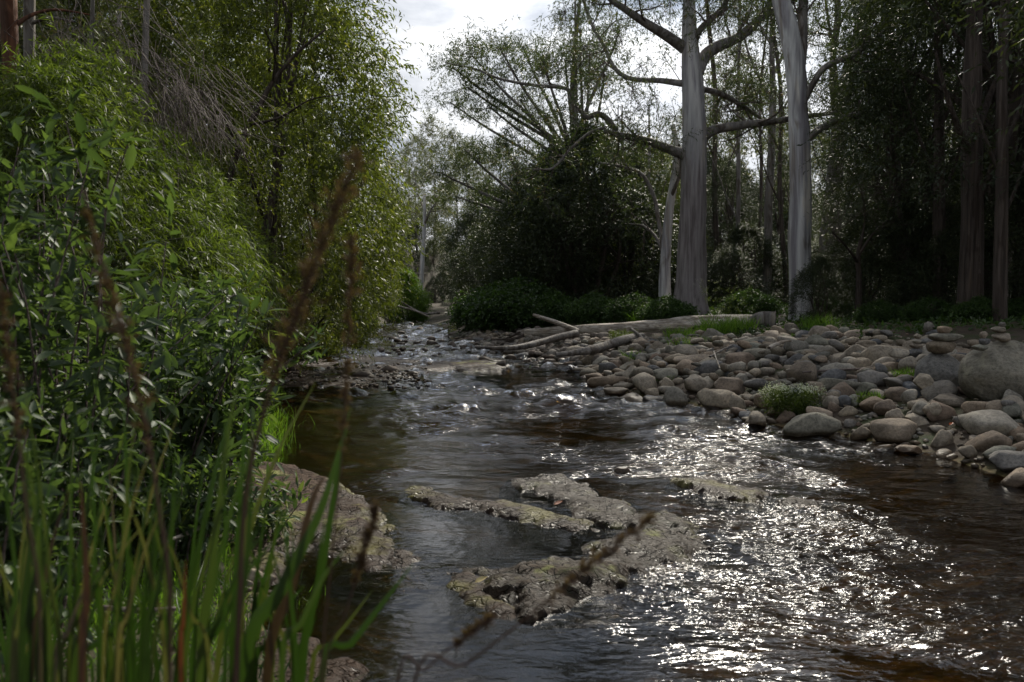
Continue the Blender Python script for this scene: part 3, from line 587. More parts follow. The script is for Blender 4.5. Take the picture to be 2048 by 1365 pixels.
# a second layer heaped on the first
for i in range(2600):
    k = rs.randrange(len(loose)); x, y, z, r = loose[k]
    if r < .05 or seg_dist(np.array(x), np.array(y), RIGHTW) < .5: continue
    a = rs.uniform(0, 6.28); r2 = rs.uniform(.05, .13); x2, y2 = x+math.cos(a)*r, y+math.sin(a)*r
    if rs.random() < .35: loose.append((x2, y2, float(T(x2, y2))+r*.75, r2))
loose.sort(key=lambda s: -s[3]/s[1])
print('loose stones', len(loose))
for x, y, z, r in loose[:300]:
    o = obj('stone', ROCKM[rs.randrange(14)], parent=bar)
    o.scale = (r*rs.uniform(1.0, 1.45), r*rs.uniform(.85, 1.15), r*rs.uniform(.55, .85)); o.location = (x, y, z+r*.30)
    o.rotation_euler = (rs.uniform(-.3, .3), rs.uniform(-.3, .3), rs.uniform(0, 6.28))
def joined_stones(name, lst, mat, parent=None, seed=3, **props):
    g = np.random.default_rng(seed); Vs, Fs, Rr, o_ = [], [], [], 0
    for x, y, z, r in lst:
        V, F = SMALL[g.integers(8)]; a = g.uniform(0, 6.28); c, s = math.cos(a), math.sin(a)
        S = V*np.array([r*g.uniform(1, 1.4), r*g.uniform(.8, 1.1), r*g.uniform(.5, .85)])
        W_ = np.stack([S[:, 0]*c-S[:, 1]*s, S[:, 0]*s+S[:, 1]*c, S[:, 2]+S[:, 0]*g.uniform(-.3, .3)], -1)+np.array([x, y, z+r*.22])
        Vs.append(W_); Fs.append(F+o_); Rr.append(np.full(len(V), g.random())); o_ += len(V)
    return obj(name, mk_mesh(name, np.concatenate(Vs), np.concatenate(Fs), {'rnd': np.concatenate(Rr)}, True, [mat]), parent, **props)
peb = []
for i in range(16000):
    x = rng.uniform(-2.5, 9.5); y = 4+rng.random()**.9*15
    peb.append((x, y))
peb = np.array(peb); pd_ = seg_dist(peb[:, 0], peb[:, 1], RIGHTW); pin = inside(peb[:, 0], peb[:, 1], POOL); pz = T(peb[:, 0], peb[:, 1])
sel = (~pin & (pd_ < 4.8) | pin & (pd_ < .35)) & (peb[:, 0] < peb[:, 1]*.72+1.5)
pebl = [(x, y, z, rs.uniform(.015, .04)) for (x, y), z, k in zip(peb, pz, sel) if k][:3000]
joined_stones('pebbles', loose[300:800], M['cobble'], bar, 5, kind='stuff')
joined_stones('gravel', [], M['cobble']) if False else None
SMALL_T = SMALL; SMALL = [rock_template(80+s, 1, 1, .3) for s in range(8)]
joined_stones('gravel', loose[800:]+pebl, M['cobble'], bar, 6, kind='stuff')
SMALL = SMALL_T

# rocks standing in the riffles upstream and in the pool
M['wet_rock'] = rock_mat('wet_stream_stone', [(0, (.12, .10, .085)), (.5, (.18, .16, .14)), (1, (.15, .12, .10))], wet=.07)
WETM = [mk_mesh('wet_stone', V, F, None, True, [M['wet_rock']]) for V, F in ROCKS[:8]]
wet = [(862, 690, 26, 'dark round stone in the pale riffle upstream of the shelf'), (832, 688, 18, 'small stone left of the dark round one upstream'),
 (776, 748, 52, 'reddish brown block at the downstream edge of the gravelly shelf'), (722, 758, 46, 'brown block left of the reddish one on the shelf edge'), (820, 752, 30, 'low brown stone right of the reddish block'),
 (1100, 728, 34, 'low wet stone splitting the white riffle by the driftwood'), (1135, 738, 22, 'small pointed stone in the white riffle'), (1000, 704, 24, 'wet stone at the near tip of the driftwood'), (980, 668, 20, 'pale round stone by the thin driftwood'),
 (1435, 827, 28, 'flat dark stone just breaking the water by the blue grey angular one'), (1085, 722, 20, 'dark angular stone under the grass tuft'), (1245, 948, 40, 'black wet stone in the middle of the riffle'),
 (655, 690, 22, 'dark stone at the calm left side upstream'), (700, 668, 26, 'pale rock at the foot of the left bank upstream'), (945, 676, 28, 'rounded rock at the foot of the green creeper mound'), (905, 672, 22, 'brown rock where the far riffle narrows')]
for px, py, wpx, lab in wet:
    g = G(px, py, .0); r = wpx/FPX*g[1]/2
    o = obj('stone', WETM[rs.randrange(8)], label=lab, category='stone'); o.location = (g[0], g[1]+r*.6, .0+r*.10); o.scale = (r, r*.8, r*.55); o.rotation_euler = (0, 0, rs.uniform(-.4, .4))
far = []
for i in range(170):
    px, py = (rs.uniform(640, 1000), rs.uniform(642, 716)) if rs.random() < .75 else (rs.uniform(900, 1180), rs.uniform(680, 735))
    if abs(px-(850+(py-640)*.9)) > 30+(py-640)*2.2: continue
    g = G(px, py); 
    if fbm(g[0]*.5, g[1]*.35, 5, 2) < .02: continue
    r = rs.uniform(.06, .20)*(1 if g[1] > 25 else .7); far.append((g[0], g[1], -r*.1, r))
shelf = []
for i in range(260):                          # rubble on the shelf
    px, py = rs.uniform(545, 860), rs.uniform(722, 772); g = G(px, py, .08); shelf.append((g[0], g[1], .035, rs.uniform(.015, .05)))
for i in range(500):                          # cobbles of the narrow shore below the driftwood
    px, py = rs.uniform(930, 1230), rs.uniform(662, 728); g = ground_hit(px, py)
    if not bool(inside(g[0], g[1], POOL)): far.append((g[0], g[1], float(T(g[0], g[1])), rs.uniform(.06, .17)))
joined_stones('shelf_rubble', shelf, M['cobble'], None, 9, kind='stuff', label='small brown rubble strewn over the flat rock shelf')
far.sort(key=lambda s: -s[3]/s[1])
joined_stones('riffle_stones', far, M['wet_rock'], None, 8, kind='stuff', label='scattered small stones breaking the riffles and lining the upstream shore')

# cairns: flat stones balanced on the boulders
bpy.context.view_layer.update()
def top_at(o, x, y, r=.12):
    mw = np.array(o.matrix_world); V = np.zeros(len(o.data.vertices)*3, np.float32); o.data.vertices.foreach_get('co', V); V = V.reshape(-1, 3)@mw[:3, :3].T+mw[:3, 3]
    s = V[(np.hypot(V[:, 0]-x, V[:, 1]-y) < r)]; return s[:, 2].max() if len(s) else V[:, 2].max()
FLATM = [mk_mesh('cairn_stone', *rock_template(90+s, 3, 1, .2, .14), None, True, [M['cobble']]) for s in range(5)]
def cairn(sts, label, Yd, base=None):
    g = [D((a+b_)/2, bt, Yd) for a, b_, tp, bt in sts]
    root = thing('stone_cairn', label, 'cairn', (0, 0, 0)); z = base if base is not None else None
    for i, (a, b_, tp, bt) in enumerate(sts):
        h = (bt-tp)/FPX*Yd*1.06; wx = (b_-a)/FPX*Yd/2
        if z is None: z = float(T(g[i][0], g[i][1]))
        o = obj('stone', FLATM[rs.randrange(5)], root); o.scale = (wx*.97, wx*.8, h/2*1.08); o.location = (g[i][0], Yd, z+h/2-.004); o.rotation_euler = (rs.uniform(-.05, .05), rs.uniform(-.08, .08), rs.uniform(-.5, .5)); z += h*.93
def xy(o): return o.location.x, o.location.y
Yb = b1.location.y; gx = D(1884, 720, Yb)[0]
cairn([(1846, 1914, 690, 714), (1853, 1925, 679, 695), (1871, 1903, 666, 680)], 'cairn of three broad flat stones on the round boulder', Yb, top_at(b1, gx, Yb)-.015)
Yb = b2.location.y
gx = D(1962, 720, Yb)[0]; cairn([(1941, 1979, 706, 718), (1955, 1981, 694, 706), (1956, 1977, 680, 695)], 'small cairn of three rounded stones on the left shoulder of the huge boulder', Yb-.12, top_at(b2, gx, Yb-.12, .1)-.02)
gx = D(2004, 690, Yb)[0]; cairn([(1983, 2026, 667, 685), (1981, 2016, 655, 667), (1996, 2013, 646, 655)], 'neat cairn of three stones crowning the huge boulder', Yb, top_at(b2, gx, Yb)-.01)
cairn([(1815, 1852, 694, 712), (1819, 1847, 686, 697), (1823, 1845, 678, 687), (1826, 1844, 669, 679)], 'little four stone cairn standing on the cobbles behind the round boulder', 10.4, ground_hit(1834, 712)[2]+.05 if False else float(D(1834, 712, 10.4)[2])-.02)
o = obj('stone', ROCKM[3], label='low stone under the little four stone cairn', category='stone'); q = D(1834, 722, 10.4); o.location = (q[0], 10.4, q[2]-.03); o.scale = (.2, .2, .11)

# ------------------------------------------------------------------ driftwood and sticks
def wood(name, label, pts, mat='log', cat='log', seed=1, k=10, m=5, wob=.22, z_rel=True, dead=None):
    """pts: (px, py, Y, width_px); heights follow from the ray"""
    P = np.array([D(a, b_, Yd) for a, b_, Yd, _ in pts]); R = np.array([w_/2/FPX*Yd for _, _, Yd, w_ in pts])
    Q = smooth_poly(P, m); RR = np.interp(np.linspace(0, 1, len(Q)), np.linspace(0, 1, len(R)), R)
    t = Tubes(); c = Q[0].copy(); t.add(Q-c, RR, k, .5, wob, seed)
    V = np.concatenate(t.V); me = t.mesh(name, M[mat]); return obj(name, me, loc=tuple(c), label=label, category=cat)
wood('fallen_log', 'long bleached fallen trunk lying across the back of the cobble bar', [(1052, 667, 22, 17), (1120, 665, 21.5, 22), (1200, 663, 20.9, 27), (1280, 659, 20.3, 30), (1360, 652, 19.7, 33), (1440, 648, 19.1, 35), (1512, 645, 18.6, 35)], seed=3, k=16, m=8)
wood('log_stump', 'short broken hollow log stump at the right end of the fallen trunk', [(1508, 652, 18.6, 34), (1528, 641, 18.4, 38), (1552, 640, 18.3, 36)], 'grey_bark', seed=5, k=14)
wood('driftwood_branch', 'pale bare branch propped up from the fallen trunk pointing left', [(1158, 664, 21, 12), (1120, 648, 21.2, 10), (1085, 636, 21.4, 8), (1066, 630, 21.5, 6)], seed=7)
wood('driftwood_branch', 'grey driftwood branch sloping down from the trunk to the water', [(1152, 668, 20.4, 16), (1110, 677, 19.4, 15), (1060, 690, 18.4, 12), (1010, 697, 17.9, 9), (950, 694, 18.0, 5)], 'grey_bark', seed=9, m=6)
wood('driftwood_branch', 'forked grey driftwood limb nearest the riffle below the trunk', [(1285, 672, 18.5, 12), (1240, 684, 17.4, 18), (1190, 699, 16.2, 17), (1150, 706, 15.9, 11), (1112, 710, 15.8, 8)], 'grey_bark', seed=11, m=6)
wood('driftwood_stick', 'short curved stick hooked over the near driftwood limb', [(1262, 658, 18.3, 5), (1278, 670, 18, 6), (1290, 684, 17.6, 7)], 'grey_bark', 'stick', seed=12)
wood('driftwood_stick', 'bleached white stick wedged among the stones below the tan rock', [(1538, 697, 11.6, 9), (1552, 690, 11.7, 10), (1568, 684, 11.8, 7), (1582, 682, 11.9, 4)], 'log', 'stick', seed=13)
wood('driftwood_stick', 'long thin brown stick lying across the cobbles toward the boulders', [(1605, 745, 9.9, 3.5), (1680, 740, 10.1, 4.5), (1740, 738, 10.2, 5), (1800, 737, 10.3, 4)], 'twig', 'stick', seed=14)
wood('driftwood_stick', 'thin pale stick leaning up between two slabs', [(1428, 703, 11.8, 3), (1434, 722, 11.4, 3.5), (1440, 737, 11.0, 3)], 'log', 'stick', seed=15)
wood('driftwood_stick', 'grey stick poking up between stones under the grass', [(1420, 714, 12, 5), (1445, 700, 12.4, 4), (1465, 690, 12.8, 2.5)], 'grey_bark', 'stick', seed=16)
wood('driftwood_stick', 'pale dead branch lying at the forest edge behind the cairns', [(1800, 675, 14.5, 5), (1860, 664, 14.8, 5), (1925, 660, 15, 4)], 'grey_bark', 'stick', seed=17)
for i, (a, b_, c_, d_) in enumerate([(1000, 690, 1060, 664), (1010, 684, 1050, 672), (985, 680, 1056, 676), (1010, 678, 1040, 664)]):
    wood('driftwood_stick', ['dark stick fanned lowest under the butt of the fallen trunk', 'middle stick of the dark fan under the trunk butt', 'longest level stick of the dark fan by the trunk butt', 'short steep stick of the dark fan at the trunk butt'][i], [(a, b_, 22, 3), ((a+c_)/2, (b_+d_)/2+1, 22, 5), (c_, d_, 22, 5)], 'dark_bark', 'stick', seed=20+i)
wood('dead_branch', 'slender dead branch fallen across the far end of the stream', [(800, 603, 50, 4), (825, 618, 50, 5), (850, 628, 50, 5), (880, 626, 50, 4)], 'grey_bark', 'branch', seed=31)
wood('dead_branch', 'second bare branch sloping to the water at the far bend', [(795, 612, 49, 3), (830, 622, 49, 4), (858, 634, 49, 3)], 'log', 'branch', seed=32)
wood('dead_branch', 'pale twisted root branch on the left bank behind the rock slab', [(330, 1085, 3.3, 8), (380, 1065, 3.5, 10), (430, 1040, 3.8, 9), (470, 1015, 4.0, 6)], 'log', 'branch', seed=33)
wood('dead_branch', 'brown stick lying low on the left bank among the sedge', [(200, 1215, 2.4, 9), (270, 1222, 2.4, 10), (350, 1218, 2.5, 8)], 'twig', 'branch', seed=34)

# rocks under the far left bank
def bank_rock(label, x0, x1, yt, yb, Yd, seed, mat='bank_rock'):
    V, F = rock_template(seed, 4, 1, 1.0, .3); me = mk_mesh('rock', V, F, None, True, [M[mat]])
    c = D((x0+x1)/2, yb, Yd); wx = (x1-x0)/FPX*Yd/2; hz = (yb-yt)/FPX*Yd
    o = obj('rock', me, label=label, category='rock'); o.scale = (wx, wx*.7, hz*.62); o.location = (c[0], Yd+wx*.4, c[2]+hz*.42); return o
bank_rock('grey mossy rock block under the left bank upstream', 598, 655, 654, 684, 26, 101)
bank_rock('smaller rock right of the grey mossy block', 650, 690, 662, 680, 27.5, 102)
bank_rock('dark low rock left of the grey mossy block at the water', 512, 560, 676, 694, 23, 103)
bank_rock('dark square rock between the bank foot and the mossy block', 552, 604, 672, 688, 24, 104)
bank_rock('brown undercut rock at the bank foot by the calm side water', 490, 530, 640, 690, 20, 105)

# ------------------------------------------------------------------ trees
def pxpath(pts, Yd, dy=0.0, m=5):
    n = len(pts); P = np.array([D(a, b_, Yd+dy*i/(n-1)) for i, (a, b_, _) in enumerate(pts)]); R = np.array([w_/2/FPX*Yd for _, _, w_ in pts])
    Q = smooth_poly(P, m); return Q, np.interp(np.linspace(0, 1, len(Q)), np.linspace(0, 1, len(R)), R)
def twiggery(rng, tb, P, R, n, ln, lvl, tips, up=.35, spread=.8, t0=.35, rmin=.004, k=5, kink=.25):
    P = np.asarray(P); idx = rng.uniform(t0, 1, n)*(len(P)-1)
    for q in idx:
        i = int(min(q, len(P)-2)); f = q-i; p0 = P[i]*(1-f)+P[i+1]*f; r0 = max(rmin, (R[i]*(1-f)+R[i+1]*f)*.5); r0 = min(r0, ln*.03)
        d = unit(unit(P[i+1]-P[i])*.6+rng.normal(0, spread, 3)+np.array([0, 0, up])); l = ln*rng.uniform(.6, 1.3)
        pts = [p0]; 
        for s in range(4):
            d = unit(d+rng.normal(0, kink, 3)+np.array([0, 0, up*.12])); pts.append(pts[-1]+d*l/4)
        pts = np.array(pts); rr = np.linspace(r0, max(rmin, r0*.3), 5)
        tb.add(pts, rr, 3 if lvl == 0 else k, .5)
        if lvl > 0: twiggery(rng, tb, pts, rr, 3 if lvl == 1 else 4, ln*.55, lvl-1, tips, up, spread, .3, rmin, k, kink)
        else: tips.append((pts[-1], d)); tips.append((pts[2], d))
def leaf_tips(rng, tips, per, ln, m, ll, lw, droop=.5, hang=.6, spread=.7, jit=.15, tmpl=LEAF4, up=0.0, nup=.6):
    O = np.array([t[0] for t in tips]); Dd = np.array([t[1] for t in tips]); O = np.repeat(O, per, 0)+rng.normal(0, jit, (len(O)*per, 3))
    Dd = unit(np.repeat(Dd, per, 0)+rng.normal(0, .9, O.shape)+np.array([0, 0, up]))
    return sprays(rng, O, Dd, ln*rng.uniform(.6, 1.2, len(O)), m, ll, lw, droop, spread, hang, tmpl, nup)
def hero(name, label, cat, Yd, trunk, limbs, bark, limb_bark, leafmat, seed, ntw=8, twl=1.6, lvl=1, per=3, ll=.115, lw=.024, crown_extra=(), cex=None, group=None, spray=.42, m=9, up=.35, spread=.8, flare=1.0, dyl=None, clump=None, hang=.4):
    rg = np.random.default_rng(seed); P, R = pxpath(trunk, Yd, 0, 6)
    b0 = P[0].copy(); b0[2] = float(T(b0[0], b0[1]))
    P = np.vstack([[b0[0], b0[1], b0[2]-.4], P]); R = np.r_[R[0]*1.25*flare, R]
    root = thing(name, label, cat, tuple(b0), 0, group)
    t = Tubes(); t.add(P-b0, R, 22, .5, .10, seed); obj('trunk', t.mesh('trunk', M[bark]), root)
    tips = []; tw = Tubes()
    for i, lb in enumerate(limbs):
        Q, RR = pxpath(lb, Yd, (dyl[i] if dyl else rg.uniform(-2.5, 2.5)), 5); tl = Tubes(); tl.add(Q-b0, RR, 10, .5, .12, seed+i); obj('limb', tl.mesh('limb', M[limb_bark]), root)
        twiggery(rg, tw, Q-b0, RR, ntw, twl, lvl, tips, up, spread)
        if clump:
            for e, s_ in ((Q[-1], 1.0), (Q[-4], .7)):
                for j in range(int(clump[0]*s_)):
                    o_ = rg.normal(0, 1, 3)*[clump[1], clump[1], clump[2]]; pe = e-b0+o_*s_+np.array([0, 0, -.08*np.hypot(o_[0], o_[1])]); tips.append((pe, unit(o_+np.array([0, 0, .6]))))
                    if j % 3 == 0: tw.add(np.array([e-b0, (e-b0+pe)/2+[0, 0, -.08], pe]), [.014, .009, .004], 3, .5)
    for (a, b_, yd, n) in crown_extra:             # further leafy ends
        c = D(a, b_, yd)-b0
        for j in range(n):
            e_ = c+rg.normal(0, .42, 3); tips.append((e_, unit(rg.normal(0, 1, 3)))); tw.add(np.array([c+[0, 0, .25], (c+e_)/2+[0, 0, .2], e_]), [.008, .006, .003], 3, .5)
    obj('twigs', tw.mesh('twigs', M['twig']), root, kind='stuff')
    V, F, Rn = leaf_tips(rg, tips, per, spray, m, ll, lw, hang*.7, hang)
    obj('crown', mk_mesh('crown', V, F, {'rnd': Rn}, True, [M[leafmat]]), root, kind='stuff'); print(name, 'leaves', len(F)); return root
hero('gum_tree', 'tallest pale gum tree with thick trunk and wide arching limbs behind the fallen trunk', 'tree', 24,
 [(1383, 640, 86), (1383, 610, 70), (1384, 560, 60), (1385, 450, 55), (1387, 330, 50), (1388, 240, 46), (1384, 150, 42), (1380, 80, 32), (1379, 0, 24), (1378, -120, 20), (1372, -260, 12)],
 [[(1368, 96, 22), (1335, 72, 20), (1292, 46, 17), (1250, 18, 14), (1210, -12, 11), (1170, -70, 8)],
  [(1392, 150, 30), (1412, 110, 26), (1440, 92, 24), (1482, 72, 20), (1530, 26, 16), (1560, -30, 12)],
  [(1386, 88, 17), (1402, 58, 14), (1432, 30, 12), (1450, 8, 10), (1466, -40, 8)],
  [(1368, 168, 14), (1320, 162, 11), (1262, 158, 10), (1228, 135, 9), (1207, 90, 8), (1182, 45, 7), (1160, -20, 5)],
  [(1372, 312, 24), (1335, 298, 17), (1290, 281, 14), (1240, 270, 12), (1208, 262, 9)],
  [(1232, 262, 12), (1216, 240, 12), (1196, 228, 12), (1172, 234, 10), (1150, 205, 9), (1132, 178, 8), (1072, 172, 6), (1000, 158, 5), (950, 138, 3), (890, 126, 2)],
  [(1212, 255, 6), (1180, 266, 6), (1140, 300, 5), (1112, 332, 5), (1090, 340, 4), (1040, 337, 3)],
  [(1392, 285, 24), (1425, 262, 19), (1475, 252, 17), (1545, 243, 14), (1600, 235, 11), (1680, 225, 7)],
  [(1390, 178, 14), (1430, 184, 12), (1468, 202, 11), (1505, 226, 9), (1540, 250, 6)]],
 'gum_rough', 'limb', 'lf_gum', 5, ntw=7, twl=1.25, lvl=2, per=3, dyl=[-1.5, 1.5, -1, 2, -.3, -.6, -.5, .8, 1.5], flare=1.1,
 crown_extra=[(px, py, 24+((px*7+py) % 9)*.5-2, 16) for px, py in ((1130, 40), (1170, 110), (1210, 170), (1240, 90), (1280, 150), (1310, 60), (1330, 120), (1265, 200), (1310, 210), (1200, 10), (1285, 0), (1340, 20), (1420, 130), (1450, 170), (1480, 120), (1500, 190), (1440, 230), (1520, 80), (1470, 30), (1420, 50), (1530, 150), (1555, 60), (1500, 0), (1390, -60), (1300, -80), (1200, -80), (1480, -70), (1560, -60), (1350, 250), (1240, 250))])
hero('gum_tree', 'pale gum tree with purple streaked trunk leaning left at the top', 'tree', 20,
 [(1604, 655, 58), (1603, 630, 50), (1601, 560, 45), (1599, 480, 42), (1601, 400, 40), (1600, 300, 38), (1598, 230, 37), (1592, 150, 38), (1578, 60, 37), (1562, 0, 33), (1545, -80, 28), (1530, -200, 18)],
 [[(1598, 150, 24), (1604, 90, 22), (1606, 20, 20), (1612, -80, 16)],
  [(1604, 212, 16), (1622, 175, 13), (1650, 135, 12), (1700, 112, 11), (1742, 85, 10), (1775, 58, 7), (1810, 38, 5)],
  [(1606, 285, 18), (1640, 258, 14), (1682, 238, 13), (1735, 226, 11), (1780, 212, 8), (1830, 200, 5)]],
 'gum', 'grey_bark', 'lf_gum', 6, ntw=8, twl=1.1, lvl=2, per=3,
 crown_extra=[(px, py, 20.5+((px*3+py) % 7)*.4-1, 14) for px, py in ((1640, 90), (1680, 60), (1700, 160), (1740, 130), (1760, 20), (1640, 10), (1690, 0), (1780, 90), (1720, 250), (1770, 260), (1650, 180), (1800, 160), (1620, -60), (1700, -80), (1500, -60), (1540, 20))], dyl=[.5, -.8, -.6])
hero('gum_tree', 'slimmer pale gum standing just behind and right of the purple streaked one', 'tree', 27,
 [(1652, 625, 44), (1655, 560, 38), (1660, 460, 33), (1668, 380, 31), (1675, 300, 30), (1684, 220, 28), (1700, 140, 27), (1722, 60, 25), (1738, -40, 20), (1745, -160, 14)],
 [[(1674, 225, 15), (1664, 170, 13), (1668, 100, 12), (1676, 30, 11), (1670, -60, 9)], [(1690, 265, 9), (1712, 252, 8), (1750, 245, 6), (1800, 235, 4)], [(1700, 150, 9), (1730, 110, 8), (1740, 40, 8), (1770, -20, 6)]],
 'grey_bark', 'grey_bark', 'lf_gum', 8, ntw=8, twl=1.7, lvl=2, per=2)
hero('gum_tree', 'slender crooked pale gum close to the left side of the tallest gum', 'tree', 25,
 [(1330, 628, 26), (1330, 560, 22), (1334, 480, 19), (1340, 410, 17), (1350, 350, 15), (1354, 300, 12), (1345, 250, 9)],
 [[(1328, 500, 11), (1318, 450, 9), (1308, 395, 8), (1285, 350, 7), (1250, 335, 6), (1200, 326, 4)], [(1327, 505, 8), (1308, 470, 6), (1285, 452, 5), (1256, 448, 3)], [(1340, 400, 8), (1362, 340, 6), (1358, 290, 5)]],
 'gum', 'grey_bark', 'lf_gum', 9, ntw=5, twl=1.0, lvl=1, per=3)
hero('gum_tree', 'thin dark stemmed gum between the two big pale trunks', 'tree', 33,
 [(1530, 640, 20), (1534, 540, 17), (1538, 400, 15), (1544, 280, 14), (1546, 180, 12), (1544, 80, 10), (1550, -40, 8)],
 [[(1544, 200, 8), (1520, 160, 6), (1498, 110, 5), (1485, 60, 4)], [(1546, 150, 8), (1570, 100, 6), (1590, 40, 5)], [(1544, 90, 6), (1520, 50, 5), (1512, 0, 4)]],
 'grey_bark', 'grey_bark', 'lf_gum', 10, ntw=8, twl=1.8, lvl=2, per=2)
# the airy gum leaning out over the stream: layered umbrella clumps on slanting limbs
hub = (1150, 330)
ends = [(905, 135), (945, 112), (1000, 97), (1045, 92), (1085, 118), (900, 205), (935, 175), (980, 215), (1040, 200), (1090, 230), (1130, 120), (1180, 100), (1010, 290), (930, 300), (1160, 60), (880, 345), (915, 395), (1210, 150), (1240, 60), (1150, -20)]
lims = []
for i, (ex, ey) in enumerate(ends):
    hx, hy = (1150+(i % 3)*14-10, 300+(i*37 % 110)) if ey < 280 else (1080, 430)
    lims.append([(hx, hy, 9), ((hx*.62+ex*.38), (hy*.55+ey*.45)+12, 7), ((hx*.25+ex*.75), (hy*.25+ey*.75)+4, 5), (ex, ey, 3)])
hero('gum_tree', 'airy spreading gum with layered umbrella clumps leaning over the stream above the dark bushes', 'tree', 36,
 [(1165, 640, 26), (1160, 520, 22), (1155, 400, 19), (1150, 300, 16), (1145, 200, 12), (1150, 100, 9), (1160, 0, 6)], lims,
 'grey_bark', 'limb', 'lf_gum', 12, ntw=2, twl=.8, lvl=1, clump=(26, .62, .16), per=6, ll=.14, lw=.032, spray=.36, m=8, up=.75, spread=.55, hang=.05)

def bushy(seed, W, H, z0, nc, ntw, m, ll, lw, tl, bark, leafmat, droop=.3, hang=.3, prof=.75, stems=5, core=.45, spread=.7, extra_mat=None, upb=.35, lean=(0, 0), gap=0.0, trunk_r=.12):
    """lumpy leafy mass from height z0*H to H built of leafy twigs, with the stems that carry it"""
    rg = np.random.default_rng(seed); lobes = [(rg.uniform(0, 6.28), rg.uniform(.15, .95), rg.uniform(.25, .5)) for _ in range(9)]
    cs = []
    while len(cs) < nc:
        t = rg.random(); a = rg.uniform(0, 6.28); pr = math.sin(math.pi*min(1, (t*.86+.14))**prof)**.6
        rad = rg.uniform(core, 1)**.5*pr; l = max([w_*math.exp(-((math.cos(a-la)-1)**2)*2-((t-lt)**2)*10) for la, lt, w_ in lobes])
        rad *= .58+1.15*l
        if gap and fbm(a*1.3+seed, t*4, seed, 2) > .30-gap: continue
        z = (z0+(1-z0)*t)*H; cs.append((math.cos(a)*rad*W/2+lean[0]*z, math.sin(a)*rad*W/2+lean[1]*z, z*(1-.08*rad)))
    cs = np.array(cs); out = unit(cs-np.array([0, 0, 1])*cs[:, 2:3]*.85+1e-6); cl = cs
    O = np.repeat(cl, ntw, 0)+rg.normal(0, tl*.35, (nc*ntw, 3)); Dd = unit(np.repeat(out, ntw, 0)*.7+rg.normal(0, .7, O.shape)+np.array([0, 0, upb]))
    V, F, R = sprays(rg, O, Dd, tl*rg.uniform(.6, 1.3, len(O)), m, ll, lw, droop, spread, hang)
    crown = mk_mesh('crown', V, F, {'rnd': R}, True, [M[leafmat]])
    tb = Tubes()
    for s in range(stems):
        e = cs[rg.integers(nc)]; e2 = np.array([lean[0]*H*.9+rg.normal(0, W*.08), lean[1]*H*.9+rg.normal(0, W*.08), H*rg.uniform(.7, .95)])
        b0 = np.array([rg.normal(0, .04*W), rg.normal(0, .04*W), -.3]); mid = b0*.5+e2*.5+rg.normal(0, .09*W, 3)
        P = smooth_poly([b0, mid, e2], 6); tb.add(P, np.linspace(trunk_r, .02, len(P)), 7, .5, .15, seed)
        for _ in range(7):
            e = cs[rg.integers(nc)]; q = P[int(np.clip(e[2]/H*.7*len(P), 1, len(P)-2))]; mid = (q+e)/2+np.array([0, 0, .05*H])+rg.normal(0, .03*W, 3)
            tb.add(smooth_poly([q, mid, e], 4), np.linspace(trunk_r*.35, .01, 9), 4, .5)
    return tb.mesh('trunk', M[bark]), crown
def put(model, name, label, cat, px, Yd, sc=1.0, rz=None, group=None, z=None, first=[0]):
    g = D(px, 600, Yd); x, y = g[0], Yd; zz = float(T(x, y)) if z is None else z
    r = thing(name, label, cat, (x, y, zz), rs.uniform(0, 6.28) if rz is None else rz, group); r.scale = sc if isinstance(sc, tuple) else (sc, sc, sc)
    obj('trunk' if 'shrub' not in name else 'stems', model[0], r); obj('crown', model[1], r, kind='stuff'); return r
dk = [bushy(s, 6.5, 7.5, .02, 370, 14, 10, .14, .042, .62, 'dark_bark', 'lf_dark', stems=5, prof=.62, core=.6, gap=.10) for s in (21, 22)]
dkt = [bushy(s, 7.5, 12, .24, 250, 16, 11, .115, .034, .70, 'dark_bark', 'lf_dark', stems=2, trunk_r=.26, core=.25, gap=.16) for s in (23, 24)]
ol = [bushy(s, 5.2, 10.5, .10, 600, 15, 11, .10, .030, .55, 'dark_bark', 'lf_olive', stems=2, trunk_r=.10, core=.5, droop=.5, hang=.5) for s in (25, 26)]
wl = [bushy(s, 3.4, 3.6, .03, 260, 14, 11, .125, .017, .42, 'grey_bark', 'lf_willow', stems=7, trunk_r=.025, core=.35, droop=.55, hang=.45, spread=.55, lean=(.05, 0)) for s in (27, 28)]
sb = bushy(29, 2.6, 1.5, .02, 190, 13, 9, .075, .028, .26, 'twig', 'lf_olive', stems=6, trunk_r=.02)
lm = bushy(30, 3.2, 3.2, .05, 240, 16, 10, .16, .03, .42, 'dark_bark', 'lf_lime', stems=4, trunk_r=.06)
fg = [bushy(s, 6.5, 14, .30, 170, 12, 9, .22, .050, .62, 'grey_bark', 'lf_far', stems=1, trunk_r=.11, core=.25, gap=.10, prof=.9) for s in (31, 32)]
cr_ = bushy(33, 3.6, 1.2, .0, 230, 13, 9, .085, .055, .30, 'twig', 'weed', stems=4, trunk_r=.02)

